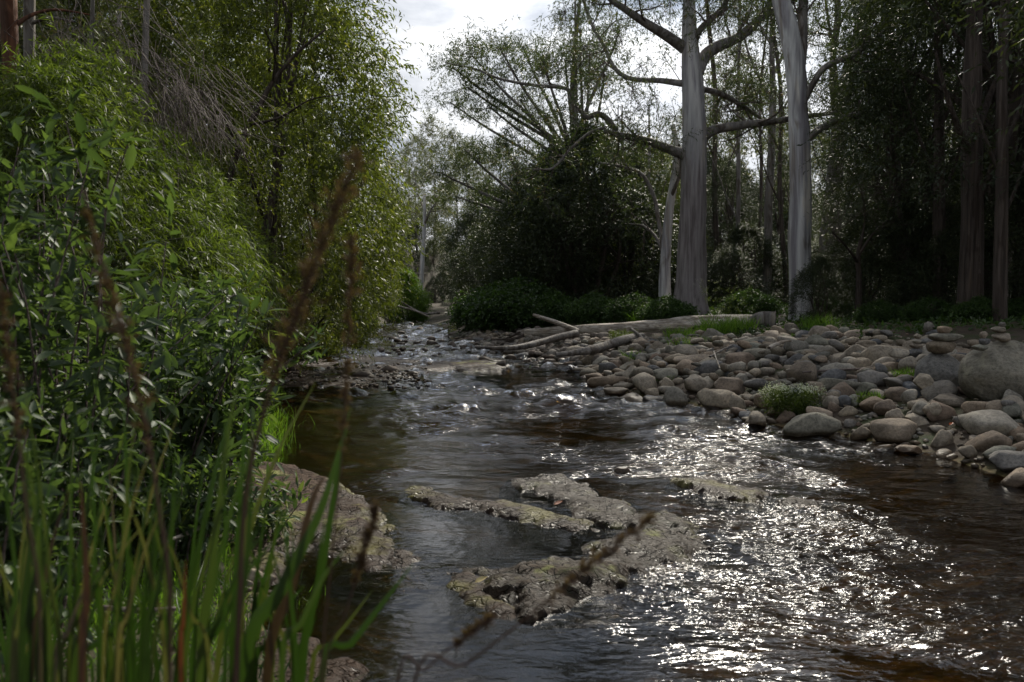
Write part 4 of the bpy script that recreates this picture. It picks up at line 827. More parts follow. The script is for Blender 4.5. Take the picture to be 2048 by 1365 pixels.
# dark bushes along the far right bank
for px, Yd, sc, k, lab in [(965, 52, .62, 0, 'dark rounded bush at the far bend right of the pale distant trunk'), (1000, 45, .80, 1, 'dark bush second from the far bend on the right bank'), (1045, 38, .88, 0, 'tall dark bush over the green creeper mound'),
   (1105, 31, .86, 1, 'big dark blackwood bush behind the propped driftwood branch'), (1175, 30, .92, 0, 'dark blackwood with pale topped shoots behind the fallen trunk'), (1255, 32, .85, 1, 'dark blackwood left of the slender crooked gum'), (1120, 44, 1.12, 1, 'taller olive dark tree rising behind the creeper bank')]:
    put(dk[k], 'dark_bush', lab, 'tree', px, Yd, sc)
for px, Yd, sc, k, lab in [(1325, 38, .60, 0, 'dark tree filling the gap behind the slender crooked gum'), (1450, 36, .52, 1, 'dark tree between the tallest gum and the thin stemmed one'), (1560, 42, .62, 0, 'dark tree behind the purple streaked gum'), (1735, 32, .62, 1, 'dark tree right of the slimmer gum'),
   (1850, 19, .66, 0, 'black green tree reaching its boughs in front of the slimmer gum'), (1965, 17, .9, 1, 'tall black green tree over the stone cairns'), (2120, 15, .95, 0, 'black green tree at the right edge of the picture'), (1990, 24, 1.2, 1, 'tall dark tree behind the stringy trunks'),
   (1800, 23, .82, 1, 'dense dark tree left of the round boulder trees'), (1930, 21, .9, 0, 'dense dark tree straight behind the cairns'), (1880, 28, .95, 0, 'dark tree deep behind the round boulder')]:
    put(dkt[k], 'dark_tree', lab, 'tree', px, Yd, sc)
olv = []
for px, Yd, sc, k, lab in [(1010, 48, .5, 0, 'olive tree top showing over the dark bushes near the far bend'), (1100, 37, .66, 1, 'yellowish olive tree standing among the blackwoods'), (1195, 35, .72, 0, 'olive tree with pale shoots right of the big blackwood'), (1290, 36, .70, 1, 'brownish olive tree left of the tallest gum')]:
    put(ol[k], 'olive_tree', lab, 'tree', px, Yd, (sc*1.3, sc*1.3, sc))
# understorey of the right forest: alike and half hidden
for i in range(34):
    px = 1290+i*24+rs.uniform(-12, 12); Yd = rs.uniform(27, 42); sc = rs.uniform(.26, .42)
    put(dk[i % 2], 'understorey_shrub', 'dark understorey shrub filling the gloom between the forest trunks', 'shrub', px, Yd, (sc*1.3, sc*1.3, sc), group='understorey shrubs of the right forest')
for i in range(20):
    px = 1000+i*58+rs.uniform(-20, 20); Yd = rs.uniform(44, 62)
    put(dk[i % 2], 'forest_bush', 'dense dark bush deep in the forest on the right bank', 'tree', px, Yd, rs.uniform(.9, 1.2), group='bushes deep in the right forest')
for i in range(12):
    px = 1370+i*66+rs.uniform(-25, 25); Yd = rs.uniform(52, 78)
    put(fg[i % 2], 'forest_gum', 'tall thin gum of the forest behind the right bank', 'tree', px, Yd, rs.uniform(.9, 1.25), group='gums deep in the right forest')
# far end of the stream
for px, Yd, sc, k, lab in [(868, 84, 1.0, 0, 'pale hazy gum in the middle of the far gap'), (905, 78, 1.15, 1, 'hazy gum right of the middle one at the far gap'), (835, 95, .95, 1, 'farthest pale gum seen in the gap over the stream'), (945, 70, 1.0, 0, 'hazy gum rising behind the dark rounded bush'), (790, 88, .75, 0, 'small far gum left of the gap'), (1000, 62, .9, 1, 'brownish gum above the creeper bank bushes')]:
    put(fg[k], 'distant_gum', lab, 'tree', px, Yd, sc)
for px, Yd, sc, k, lab in [(868, 80, .40, 0, 'grey green bush closing the far end of the stream'), (800, 70, .40, 1, 'bush at the far end of the stream left of the pale trunk'), (925, 70, .42, 1, 'bush right of the pale trunk at the far end'), (830, 90, .7, 0, 'dark backing bush beyond the far bend'), (790, 104, .9, 0, 'leftmost of the grey green trees closing the valley'), (850, 108, .95, 1, 'middle one of the grey green trees closing the valley'), (868, 71, .30, 1, 'low bush right at the end of the visible stream'), (885, 74, .34, 0, 'low bush beside the end of the visible stream on its right side'), (846, 73, .26, 0, 'low bush at the foot of the far pale trunk'), (905, 102, .9, 0, 'rightmost of the grey green trees closing the valley')]:
    put(dk[k], 'distant_bush', lab, 'tree', px, Yd, sc)
hero('gum_tree', 'far pale gum trunk standing straight at the end of the stream', 'tree', 62, [(841, 628, 10), (843, 560, 9), (846, 500, 8), (849, 440, 7), (848, 390, 5)], [[(846, 500, 4), (836, 470, 3), (825, 440, 2)], [(848, 450, 4), (862, 420, 3), (880, 395, 2)], [(848, 420, 3), (835, 385, 2), (830, 360, 2)]], 'gum', 'grey_bark', 'lf_far', 41, ntw=6, twl=2.0, lvl=1, per=2, ll=.3, lw=.07, spray=.9)
put(lm, 'lime_bush', 'sunlit lime green bush bulging over the far left bank', 'shrub', 812, 52, 1.0)
# left bank trees
for px, Yd, sc, k, lab in [(503, 13, (.93, .95, .95), 0, 'big leafy olive wattle towering over the left bank shrubs'), (515, 19, (.85, .85, .95), 1, 'leafy wattle with pale flower sprays leaning toward the open sky'), (535, 23, .80, 0, 'wattle with dark slanting limb at the middle of the left bank'),
   (585, 30, .80, 1, 'rounded tree standing out against the sky gap on the left bank'), (742, 42, (.75, .75, .80), 0, 'farther leafy tree along the left bank'), (572, 15.5, .80, 1, 'leafy wattle just behind the big olive one on the left bank'), (700, 54, .66, 1, 'last leafy tree before the far bend on the left bank'), (150, 30, .95, 1, 'shadowy tree behind the reddish trunks')]:
    put(ol[k], 'wattle_tree', lab, 'tree', px, Yd, sc)
for px, Yd, sc, k, lab in [(60, 6.4, .62, 0, 'narrow leaved shrub at the left edge above the broad leaved bush'), (210, 7.3, .68, 1, 'tall narrow leaved shrub with bright drooping leaves'), (345, 8.4, .60, 0, 'narrow leaved shrub in the middle of the left thicket'),
   (430, 10.5, .55, 1, 'narrow leaved shrub right of the middle of the thicket'), (490, 13.5, .5, 0, 'narrow leaved shrub over the bank foot by the calm side water'), (120, 9.6, .62, 0, 'taller narrow leaved shrub behind the edge of the thicket'), (300, 11.2, .66, 1, 'narrow leaved shrub at the back under the olive wattle')]:
    put(wl[k], 'narrow_leaved_shrub', lab, 'shrub', px, Yd, sc)
for px, Yd, sc, lab in [(590, 19, 1.0, 'low bush drooping over the water beside the mossy block'), (655, 26, 1.1, 'low bush above the mossy block on the left bank'), (690, 33, 1.1, 'low brown green bush farther along the left bank'), (735, 44, 1.2, 'low bush near the far bend on the left bank'), (760, 56, 1.1, 'low grey bush at the far bend'), (505, 14.5, .8, 'low leafy bush at the upstream edge of the thicket'), (600, 36, 1.5, 'mid height bush behind the low ones on the left bank'), (560, 23, 1.5, 'bush in the shade below the slanting limb'), (670, 46, 1.5, 'bush filling the bank behind the far low bushes')]:
    put(sb, 'low_bush', lab, 'shrub', px, Yd, sc)
for px, Yd, sc, lab in [(1000, 29, 1.1, 'green creeper mound spilling toward the upstream stones'), (1040, 27, 1.1, 'creeper mound left of the fallen trunk butt'), (1110, 26.5, .7, 'creeper patch behind the propped branch'), (1190, 25, .6, 'creeper patch behind the middle of the fallen trunk'), (1270, 23.5, .55, 'creeper patch at the foot of the slender gum'), (1335, 22, .5, 'bright weedy patch before the tallest gum'), (990, 37, 1.0, 'dim creeper mound upstream at the far riffle'),
   (1500, 23, .5, 'weed patch between the two big gum trunks'), (1660, 20.5, .32, 'dark creeper at the foot of the slimmer gum'), (1760, 17.5, .32, 'dark creeper behind the back of the bar'), (1860, 16.5, .32, 'dark creeper behind the cairns'), (1960, 15.5, .32, 'dark creeper behind the huge boulder'), (2050, 15.5, .32, 'dark creeper at the right edge behind the boulder')]:
    put(cr_, 'creeper_mound', lab, 'shrub', px, Yd, sc)
# back of the left thicket and unseen trees added around the view for shade
for i in range(14):
    put(fg[i % 2], 'forest_gum', 'tall thin gum of the forest above the left bank', 'tree', -150+i*38+rs.uniform(-20, 20), rs.uniform(24, 55), rs.uniform(.9, 1.2), group='gums behind the left bank')
for i in range(12):
    put(dk[i % 2], 'forest_bush', 'dense dark bush in the forest above the left bank', 'tree', -200+i*56+rs.uniform(-20, 20), rs.uniform(20, 40), rs.uniform(.5, .8), group='bushes behind the left bank')
for x, y, k in [(9.5, 9, 0), (11, 3.5, 1), (13, 13, 1), (-7, 1.5, 0), (-8, 6.5, 1), (-6, -5, 1), (3, -11, 0), (10, -8, 1), (-12, 12, 0)]:  # out of frame, added to darken the view edges and reflections
    r = thing('unseen_shade_tree', 'unseen leafy tree added beside the viewpoint to shade the view edges', 'tree', (x, y, float(T(x, y))), rs.uniform(0, 6), 'unseen trees added to shade the view edges'); mdl = (dkt if x > 0 else ol)[k]
    obj('trunk', mdl[0], r); obj('crown', mdl[1], r, kind='stuff')
for px, Yd, sc, k, lab in [(1640, 18.6, .20, 0, 'dark bush hiding the foot of the slimmer gum'), (1720, 21, .34, 1, 'dark bush right of the slimmer gum foot'), (1800, 19.5, .36, 0, 'dark bush behind the back stones of the bar'), (1880, 18.5, .34, 1, 'dark bush behind the four stone cairn'), (1965, 17.5, .36, 0, 'dark bush behind the round boulder cairn'), (2050, 16.5, .40, 1, 'dark bush at the right edge behind the huge boulder')]:
    put(dk[k], 'dark_bush', lab, 'shrub', px, Yd, sc)
# bare trunks
def trunk(name, label, pts, Yd, bark, seed, cat='tree', branches=(), group=None, k=14, wob=.12):
    P, R = pxpath(pts, Yd, 0, 5); b0 = P[0].copy(); b0[2] = float(T(b0[0], b0[1])); P = np.vstack([[b0[0], b0[1], b0[2]-.3], P]); R = np.r_[R[0]*1.1, R]
    root = thing(name, label, cat, tuple(b0), 0, group); t = Tubes(); t.add(P-b0, R, k, .5, wob, seed); obj('trunk', t.mesh('trunk', M[bark]), root)
    for i, b_ in enumerate(branches):
        Q, RR = pxpath(b_, Yd, rs.uniform(-.8, .8), 4); t = Tubes(); t.add(Q-b0, RR, 6, .5, .1, seed+i); obj('branch', t.mesh('branch', M[bark]), root)
    return root
trunk('bare_stemmed_tree', 'thick reddish brown trunk in the upper left corner', [(30, 420, 34), (25, 200, 32), (18, 60, 32), (14, -60, 30), (10, -200, 26)], 11, 'red_bark', 51, branches=[[(20, 60, 12), (60, 32, 8), (110, 20, 6), (180, 30, 3)]])
trunk('bare_stemmed_tree', 'dark straight trunk beside the reddish one', [(62, 420, 22), (60, 200, 22), (58, 60, 21), (60, -60, 20), (60, -200, 17)], 12, 'grey_bark', 52, branches=[[(60, 48, 8), (100, 36, 6), (150, 44, 4)]])
trunk('bare_stemmed_tree', 'thin brown trunk rising through the wattle leaves', [(287, 420, 13), (287, 250, 13), (290, 120, 12), (294, 0, 11), (296, -120, 9)], 10.5, 'grey_bark', 53)
trunk('bare_stemmed_tree', 'thin pale stem between the dark trunk and the brown one', [(178, 420, 9), (180, 200, 9), (184, 60, 8), (186, -80, 8)], 15, 'grey_bark', 54)
trunk('bare_stemmed_tree', 'slim pale stem in the middle of the left thicket', [(490, 560, 11), (492, 420, 10), (490, 300, 9), (486, 200, 8)], 18, 'gum', 55)
trunk('leaning_tree', 'dark limb slanting up to the right through the wattle crown', [(440, 420, 15), (480, 290, 13), (515, 220, 11), (545, 165, 9), (590, 110, 7), (650, 60, 4)], 11.2, 'dark_bark', 56, branches=[[(500, 250, 6), (560, 235, 5), (620, 200, 3), (680, 190, 2)], [(475, 300, 6), (430, 240, 4), (400, 180, 3)], [(545, 165, 5), (550, 110, 4), (530, 60, 3)]])
for i, (px, w_, Yd, b_, lab) in enumerate([(1940, 46, 16, 'dark_bark', 'massive stringy barked trunk behind the cairns'), (1880, 24, 18, 'dark_bark', 'dark trunk left of the massive stringy one'), (1800, 26, 21, 'dark_bark', 'brown trunk behind the back of the bar'), (2000, 26, 15, 'dark_bark', 'shredded bark trunk right of the massive one'), (1985, 16, 20, 'dark_bark', 'thin paler trunk between the stringy ones'), (1745, 12, 24, 'dark_bark', 'thin dark trunk right of the slimmer gum'), (1690, 9, 30, 'dark_bark', 'slim dark pole behind the slimmer gum'),
   (1440, 12, 36, 'dark_bark', 'slim dark pole right of the tallest gum'), (1475, 9, 34, 'grey_bark', 'slim grey pole in the gap between the big gums'), (1510, 7, 38, 'dark_bark', 'thinnest dark pole left of the thin stemmed gum'), (1575, 10, 32, 'dark_bark', 'dark pole tucked left of the purple streaked trunk'), (1290, 11, 34, 'grey_bark', 'grey pole left of the slender crooked gum'), (1260, 8, 38, 'dark_bark', 'thin dark pole among the blackwoods'), (1245, 10, 40, 'grey_bark', 'grey stem among the blackwoods'), (2040, 30, 17, 'dark_bark', 'dark trunk at the right edge of the picture')]):
    le = rs.uniform(-36, 36); top = 330 if px < 1300 else -20; trunk('bare_stemmed_tree', lab, [(px, 655, w_*1.08), (px+le*.1, 560, w_), (px+le*.5, 460 if top > 0 else 380, w_*.9), (px+le*.45, 390 if top > 0 else 180, w_*.75), (px+le*1.3, top, w_*.55), (px+le*1.2, top-120, w_*.25)], Yd, b_, 70+i, wob=.12,
        branches=[[(px+le*.45, yb_, w_*.4), (px+le*.45+s_*22, yb_-45, w_*.3), (px+le*.45+s_*50, yb_-120, w_*.2), (px+le*.45+s_*(60+rs.uniform(0, 50)), yb_-210, w_*.1)] for s_, yb_ in ((-1, 330+rs.uniform(-50, 60)+(130 if top > 0 else 0)), (1, 250+rs.uniform(-50, 50)+(160 if top > 0 else 0)), (rs.choice([-1, 1]), 420+rs.uniform(-40, 40)))])
hero('bare_tree', 'small dark crooked tree with bare forked branches in the gloom right of the slimmer gum', 'tree', 19, [(1715, 640, 12), (1718, 560, 10), (1716, 520, 9), (1722, 480, 7)], [[(1716, 525, 6), (1690, 490, 4), (1665, 465, 3)], [(1718, 510, 6), (1745, 470, 4), (1775, 440, 3)], [(1722, 490, 5), (1730, 430, 4), (1722, 380, 3)]], 'dark_bark', 'dark_bark', 'lf_dark', 91, ntw=6, twl=.8, lvl=1, per=1, m=4)

# hanging dead twigs above the left thicket
def dead_twigs(label, cpx, cpy, Yd, n, ln, seed, sprd=(60, 50)):
    rg = np.random.default_rng(seed); c = D(cpx, cpy, Yd); t = Tubes()
    for i in range(n):
        p = D(cpx+rg.normal(0, sprd[0]), cpy+rg.normal(0, sprd[1]), Yd+rg.normal(0, .5)); d = unit(np.array([rg.normal(.4, .5), rg.normal(0, .4), -.9])); pts = [p]
        for s in range(5): d = unit(d+rg.normal(0, .25, 3)+np.array([0, 0, -.08])); pts.append(pts[-1]+d*ln/5)
        t.add(np.array(pts)-c, np.linspace(.004, .0015, 6), 3, rg.random())
    o = obj('dead_twigs', t.mesh('dead_twigs', M['twig']), loc=tuple(c), label=label, category='dead twigs', kind='stuff')
dead_twigs('tangle of hanging dead grey twigs below the upper left trunks', 190, 110, 8.6, 260, .8, 5, (75, 60))
dead_twigs('brown fringe of dead twigs hanging over the narrow leaved shrubs', 350, 180, 8.2, 240, .7, 6, (60, 45))
dead_twigs('brown roots and dead twigs hanging on the bare left bank', 535, 620, 14, 220, .7, 7, (35, 30))

# ------------------------------------------------------------------ grass and small plants
def grass(name, label, cat, cpx, cpy, Yd, n, rad, h, wd, mat='grass', seed=1, base=None, stuff=False, lean=.35, pts=None):
    rg = np.random.default_rng(seed)
    if pts is None:
        c = D(cpx, cpy, Yd); z = float(T(c[0], c[1])) if base is None else base; c = np.array([c[0], Yd, z]); a = rg.uniform(0, 6.28, n); r = rad*np.sqrt(rg.random(n)); O = np.stack([np.cos(a)*r, np.sin(a)*r*.8, np.zeros(n)], -1)
    else:
        c = np.array([pts[:, 0].mean(), pts[:, 1].mean(), 0]); O = np.stack([pts[:, 0], pts[:, 1], T(pts[:, 0], pts[:, 1])], -1)-c; O[:, 2] = np.maximum(O[:, 2], -.05); n = len(pts)
    d = np.stack([rg.normal(0, lean, n)+O[:, 0]*(.5 if pts is None else 0), rg.normal(0, lean, n), np.ones(n)], -1); d = unit(d); hh = h*rg.uniform(.5, 1.15, n)
    bend = rg.normal(0, .28, (n, 2)); s = np.array([0, .35, .7, 1.0]); wv = np.array([1, .9, .6, .05])
    P = O[:, None, :]+d[:, None, :]*hh[:, None, None]*s[None, :, None]; P[:, :, :2] += bend[:, None, :]*(s**2)[None, :, None]*hh[:, None, None]; P[:, :, 2] -= (s**3)[None, :]*hh[:, None]*.18
    th = rg.uniform(0, 3.14, n); S = np.stack([np.cos(th), np.sin(th), np.zeros(n)], -1)*wd*rg.uniform(.6, 1.2, n)[:, None]
    V = np.stack([P-S[:, None, :]*wv[None, :, None]/2, P+S[:, None, :]*wv[None, :, None]/2], 2).reshape(-1, 3)
    f = np.array([[2*i, 2*i+1, 2*i+3, 2*i+2] for i in range(3)]); F = (f[None]+np.arange(n)[:, None, None]*8).reshape(-1, 4)
    o = obj(name, mk_mesh(name, V, F, {'rnd': np.repeat(rg.random(n), 8)}, True, [M[mat]]), loc=tuple(c), label=label, kind='stuff')
    if cat: o['category'] = cat
    return o
for i, (a, b_, Yd, n, rad, h, lab) in enumerate([(1440, 672, 17.2, 420, .45, .55, 'tallest bright grass tuft in front of the fallen trunk'), (1365, 682, 17.6, 220, .4, .38, 'bright grass tuft left of the tallest one by the trunk'), (1395, 690, 15.5, 300, .55, .28, 'low grass mat on the stones below the tall tufts'), (1480, 668, 17.5, 260, .35, .45, 'grass tuft beside the tilted tan stone'),
   (1635, 665, 16, 240, .35, .45, 'grass tuft at the foot of the purple streaked gum'), (1080, 705, 17, 380, .32, .3, 'round grass tuft at the riffle by the driftwood'), (1268, 700, 14.8, 160, .18, .36, 'small spiky grass tuft beside the brown block stone'), (1815, 768, 9.6, 200, .16, .18, 'bright grass tuft at the left foot of the round boulder'), (1310, 650, 22.6, 500, .8, .4, 'grassy patch behind the fallen trunk'), (1330, 735, 12, 60, .2, .15, 'sparse grass among cobbles near the flat sloping slab'), (1740, 800, 8.9, 90, .12, .16, 'small green sprout left of the blue grey stone')]):
    grass('grass_tuft', lab, 'grass', a, b_, Yd, n, rad, h, .012, 'grass', 200+i)
rg = np.random.default_rng(77)
def scatter_px(n, x0, x1, y0, y1, y_lim=None):
    q = []
    while len(q) < n:
        g = ground_hit(rg.uniform(x0, x1), rg.uniform(y0, y1))
        if not bool(inside(g[0], g[1], POOL)): q.append((g[0]+rg.normal(0, .12), g[1]+rg.normal(0, .25)))
    return np.array(q)
q = np.repeat(scatter_px(300, 330, 540, 740, 900), 30, 0); q = q+rg.normal(0, .14, q.shape)
grass('bank_grass', 'sunlit bright green grass on the left bank beside the big pool', None, 0, 0, 0, 0, 0, .26, .010, 'grass', 301, pts=q)
q = np.repeat(scatter_px(160, 180, 480, 950, 1280), 26, 0); q = q+rg.normal(0, .07, q.shape)
grass('low_grass', 'short fine grass in the shade between the sedge and the rock slab', None, 0, 0, 0, 0, 0, .12, .005, 'grass', 302, pts=q, lean=.6)
q = np.stack([rg.uniform(-4.2, -.5, 5000), rg.uniform(1.6, 6.5, 5000)], -1); q = q[~inside(q[:, 0], q[:, 1], POOL)]
grass('bank_weeds', 'dim weedy grass covering the near left bank', None, 0, 0, 0, 0, 0, .22, .009, 'weed', 303, pts=q, lean=.6)
# leaf litter and ground weeds of the forest floor on the right
n = 9000; fx = rg.uniform(-3, 16, n); fy = rg.uniform(13, 34, n); dd = seg_dist(fx, fy, RIGHTW); k = (~inside(fx, fy, POOL)) & (dd > 3.2); fx, fy = fx[k], fy[k]; fz = T(fx, fy)
O = np.stack([fx, fy, fz], -1); V, F, R = sprays(rg, O, rg.normal(0, 1, O.shape)*[1, 1, .2]+[0, 0, .5], .22, 7, .09, .045, .3, .8, .1)
obj('forest_undergrowth', mk_mesh('forest_undergrowth', V, F, {'rnd': R}, True, [M['weed']]), kind='stuff', label='low leafy undergrowth over the forest floor behind the bar')
n = 5200; fx = rg.uniform(-14, -1, n); fy = rg.uniform(7, 36, n); dd = seg_dist(fx, fy, LEFTW); k = (~inside(fx, fy, POOL)) & (dd > .2) & (dd < 5) & (fx < -1.5); fx, fy = fx[k], fy[k]; fz = T(fx, fy)
O = np.stack([fx, fy, fz], -1); V, F, R = sprays(rg, O, rg.normal(0, 1, O.shape)*[1, 1, .2]+[0, 0, .8], .45, 9, .09, .04, .3, .8, .1)
obj('bank_undergrowth', mk_mesh('bank_undergrowth', V, F, {'rnd': R}, True, [M['lf_olive']]), kind='stuff', label='low leafy undergrowth over the left bank')
# white flowering plant on the bar
def flower_plant(label, px, py, Yd, rad, h, nst, seed, fl=True):
    rg = np.random.default_rng(seed); g = ground_hit(px, py); c = np.array([g[0], Yd, float(T(g[0], Yd))]); root = thing('flowering_plant' if fl else 'leafy_weed', label, 'plant', tuple(c)); t = Tubes(); tips = []; Ol = []; Dl = []
    for i in range(nst):
        a = rg.uniform(0, 6.28); r = rad*math.sqrt(rg.random()); d = unit(np.array([math.cos(a)*r/rad*.6, math.sin(a)*r/rad*.5, 1.0])); P = [np.array([math.cos(a)*r*.5, math.sin(a)*r*.4, 0])]
        for s in range(4): d = unit(d+rg.normal(0, .12, 3)); P.append(P[-1]+d*h*rg.uniform(.7, 1.1)/4)
        t.add(P, np.linspace(.004, .0018, 5), 3, .5); tips.append((P[-1], d)); Ol += P[:4]; Dl += [d]*4
    obj('stems', t.mesh('stems', M['lf_willow']), root, kind='stuff')
    V, F, R = sprays(rg, np.repeat(np.array(Ol), 4, 0), rg.normal(0, 1, (len(Ol)*4, 3))+[0, 0, .3], .09, 4, .035, .012, .2, .6, .1); obj('leaves', mk_mesh('leaves', V, F, {'rnd': R}, True, [M['lf_willow']]), root, kind='stuff')
    if fl:
        O = np.array([p for p, _ in tips]); O = np.repeat(O, 16, 0)+rg.normal(0, .018, (len(O)*16, 3)); V, F, R = sprays(rg, O, rg.normal(0, 1, O.shape)+[0, 0, 1], .01, 1, .011, .011, 0, .5, 0); obj('flowers', mk_mesh('flowers', V, F, {'rnd': R}, True, [M['flower']]), root, kind='stuff')
flower_plant('bushy white flowering weed growing among the waterside cobbles', 1565, 815, 9.0, .38, .34, 90, 61)
flower_plant('smaller white flowering sprig left of the bushy one', 1518, 800, 9.3, .16, .24, 26, 62)
flower_plant('tall pale flowering stems between the two big gum trunks', 1495, 648, 22, .7, 1.25, 26, 63)
flower_plant('low green weed beside the smooth brown stone', 1722, 806, 8.8, .14, .10, 22, 64, False)
flower_plant('leafy green weed behind the fallen trunk near the tallest gum', 1330, 648, 22.6, .8, .7, 80, 65, False)
flower_plant('leafy weed trailing over the lower part of the fallen trunk', 1250, 690, 18.6, .5, .4, 60, 66, False)

# broad leaved shrubs on the near left bank
def broad_shrub(name, label, cx, cy_, Yr, nst, h, rad, ll, seed, per=3, m=11):
    rg = np.random.default_rng(seed); z = float(T(cx, cy_)); root = thing(name, label, 'shrub', (cx, cy_, z)); t = Tubes(); Os, Ds = [], []
    for i in range(nst):
        a = rg.uniform(0, 6.28); r = rad*math.sqrt(rg.random()); p = np.array([math.cos(a)*r*.7, math.sin(a)*r*Yr*.7, -.05]); d = unit(np.array([math.cos(a)*.25, math.sin(a)*.2, 1.0])); H = h*rg.uniform(.6, 1.1); P = [p]
        for s in range(7): d = unit(d+rg.normal(0, .10, 3)); P.append(P[-1]+d*H/7)
        P = np.array(P); t.add(P, np.linspace(.007, .0025, 8), 5, .5)
        for s in range(2, 8):
            for _ in range(per): Os.append(P[s]+rg.normal(0, .01, 3)); Ds.append(unit(rg.normal(0, .8, 3)+np.array([0, 0, .5])))
    O = np.array(Os); Dd = np.array(Ds); V, F, R = sprays(rg, O, Dd, .16*rg.uniform(.6, 1.3, len(O)), m//2, ll, ll*.36, .25, .65, .05, LEAFB, nup=1.4)
    obj('stems', t.mesh('stems', M['twig']), root, kind='stuff'); obj('leaves', mk_mesh('leaves', V, F, {'rnd': R}, True, [M['lf_near']]), root, kind='stuff'); print(name, len(O)*(m//2)); return root
broad_shrub('broad_leaved_shrub', 'broad leaved shrub with pale new tips at the left edge of the picture', -1.95, 3.05, 1, 46, 1.75, .42, .085, 71)
broad_shrub('broad_leaved_shrub', 'broad leaved shrub with grey green leaves in the middle of the near left bank', -2.05, 4.4, 1, 60, 1.1, .65, .085, 72)
broad_shrub('broad_leaved_shrub', 'lower broad leaved shrub beside the bright bank grass', -2.75, 5.9, 1, 50, 1.0, .65, .08, 73)
broad_shrub('broad_leaved_shrub', 'broad leaved shrub overhanging the pool edge left of the rock slab', -1.62, 3.7, 1, 26, .5, .30, .075, 74)
broad_shrub('broad_leaved_shrub', 'small leafy sprig standing on the left part of the rock slab', -1.42, 4.4, 1, 7, .40, .10, .06, 75)
broad_shrub('broad_leaved_shrub', 'broad leaved shrub low in the corner behind the sedge blades', -1.75, 2.4, 1, 36, .75, .45, .08, 76)

# ------------------------------------------------------------------ sedge clump and dead stalks right in front
def blade_mesh(P, Wd, rnd):
    P = smooth_poly(P, 4); n = len(P); Tn = unit(np.gradient(P, axis=0)); view = unit(P-np.array([0, 0, CAMH])); S = unit(np.cross(Tn, np.array([0.35, .8, .1]))); s = np.linspace(0, 1, n)
    wv = Wd*np.clip(1.08-s**2.2, .03, 1)[:, None]*np.clip(s*6+.6, 0, 1)[:, None]; Nn = np.cross(S, Tn)
    V = np.stack([P-S*wv/2+Nn*wv*.18, P, P+S*wv/2+Nn*wv*.18], 1).reshape(-1, 3); F = np.array([[3*i+j, 3*i+j+1, 3*i+j+4, 3*i+j+3] for i in range(n-1) for j in range(2)])
    return V, F, np.full(len(V), rnd)
def sedge(label, base, blades, seed):
    root = thing('sedge_clump', label, 'sedge', tuple(base)); b0 = np.array(base)
    for pts, Yd, wpx, mt, rnd_ in blades:
        tip = D(*pts[-1], Yd); P = [D(a, b_, Yd) for a, b_ in pts]; low = P[0]+(P[0]-P[1])*.25; foot = np.array([P[0][0]*.93+low[0]*.07-.0, Yd-.02, float(T(low[0], Yd))]); P = [foot]+P
        V, F, R = blade_mesh(np.array(P)-b0, wpx*.95/FPX*Yd, rnd_); obj('blade', mk_mesh('blade', V, F, {'rnd': R}, True, [M[mt]]), root)
    return root
BL1 = [([(480, 1365), (560, 1180), (640, 1020), (692, 850)], 1.15, 34, 'reed', .5), ([(600, 1365), (640, 1150), (672, 960), (700, 815)], 1.25, 22, 'reed', .4), ([(395, 1365), (420, 1150), (450, 900), (478, 750)], 1.1, 24, 'reed', .7), ([(350, 1365), (400, 1080), (440, 900), (470, 800)], 1.2, 18, 'reed', .3),
 ([(530, 1365), (580, 1180), (620, 1010), (650, 950)], 1.2, 26, 'reed_brown', .3), ([(640, 1365), (700, 1290), (770, 1200), (825, 1130)], 1.15, 18, 'reed', .35), ([(470, 1365), (490, 1150), (500, 1000), (505, 930)], 1.0, 18, 'reed', .1), ([(560, 1365), (600, 1250), (650, 1150), (690, 1100)], 1.05, 16, 'reed', .6),
 ([(620, 1365), (660, 1290), (700, 1240), (745, 1180)], 1.3, 12, 'reed', .8), ([(590, 1365), (620, 1260), (640, 1100), (650, 1030)], 1.3, 13, 'reed', .2), ([(500, 1365), (520, 1250), (545, 1100), (560, 1000)], 1.3, 14, 'reed', .6)]
BL2 = [([(360, 1365), (365, 1250), (368, 1180), (372, 1120)], 1.0, 14, 'reed_orange', .05), ([(300, 1365), (330, 1200), (300, 1040), (215, 1000)], 1.1, 12, 'reed', .8), ([(100, 1365), (80, 1150), (60, 960), (30, 860)], 1.0, 20, 'reed', .6), ([(120, 1365), (100, 1180), (82, 1000), (50, 780)], 1.1, 18, 'reed', .75),
 ([(160, 1365), (170, 1200), (165, 1050), (160, 960)], 1.0, 26, 'reed_brown', .1), ([(230, 1365), (240, 1200), (215, 1050), (205, 930)], 1.2, 14, 'reed', .5), ([(200, 1365), (190, 1150), (185, 950), (178, 800)], 1.15, 14, 'reed', .35), ([(330, 1365), (300, 1150), (270, 1040), (240, 990)], 1.1, 14, 'reed', .9),
 ([(40, 1365), (50, 1150), (75, 1000), (60, 850)], .95, 22, 'reed', .1), ([(420, 1365), (380, 1230), (350, 1120), (330, 1080)], 1.05, 12, 'reed', .85), ([(280, 1365), (290, 1180), (300, 1050), (320, 950)], 1.2, 16, 'reed', .25), ([(10, 1365), (30, 1180), (10, 980), (0, 850)], 1.0, 18, 'reed', .3)]
rr_ = random.Random(5)
for i in range(84):
    x = rr_.uniform(20, 600); tx = x+rr_.gauss(25, 70); ty = rr_.triangular(700, 1250, 1020); BL2.append(([(x, 1370), (x+(tx-x)*.25, 1370-(1370-ty)*.4), (x+(tx-x)*.6, 1370-(1370-ty)*.75), (tx, ty)], rr_.uniform(1.0, 1.5), rr_.uniform(8, 18), 'reed' if rr_.random() < .9 else 'reed_brown', rr_.random()))
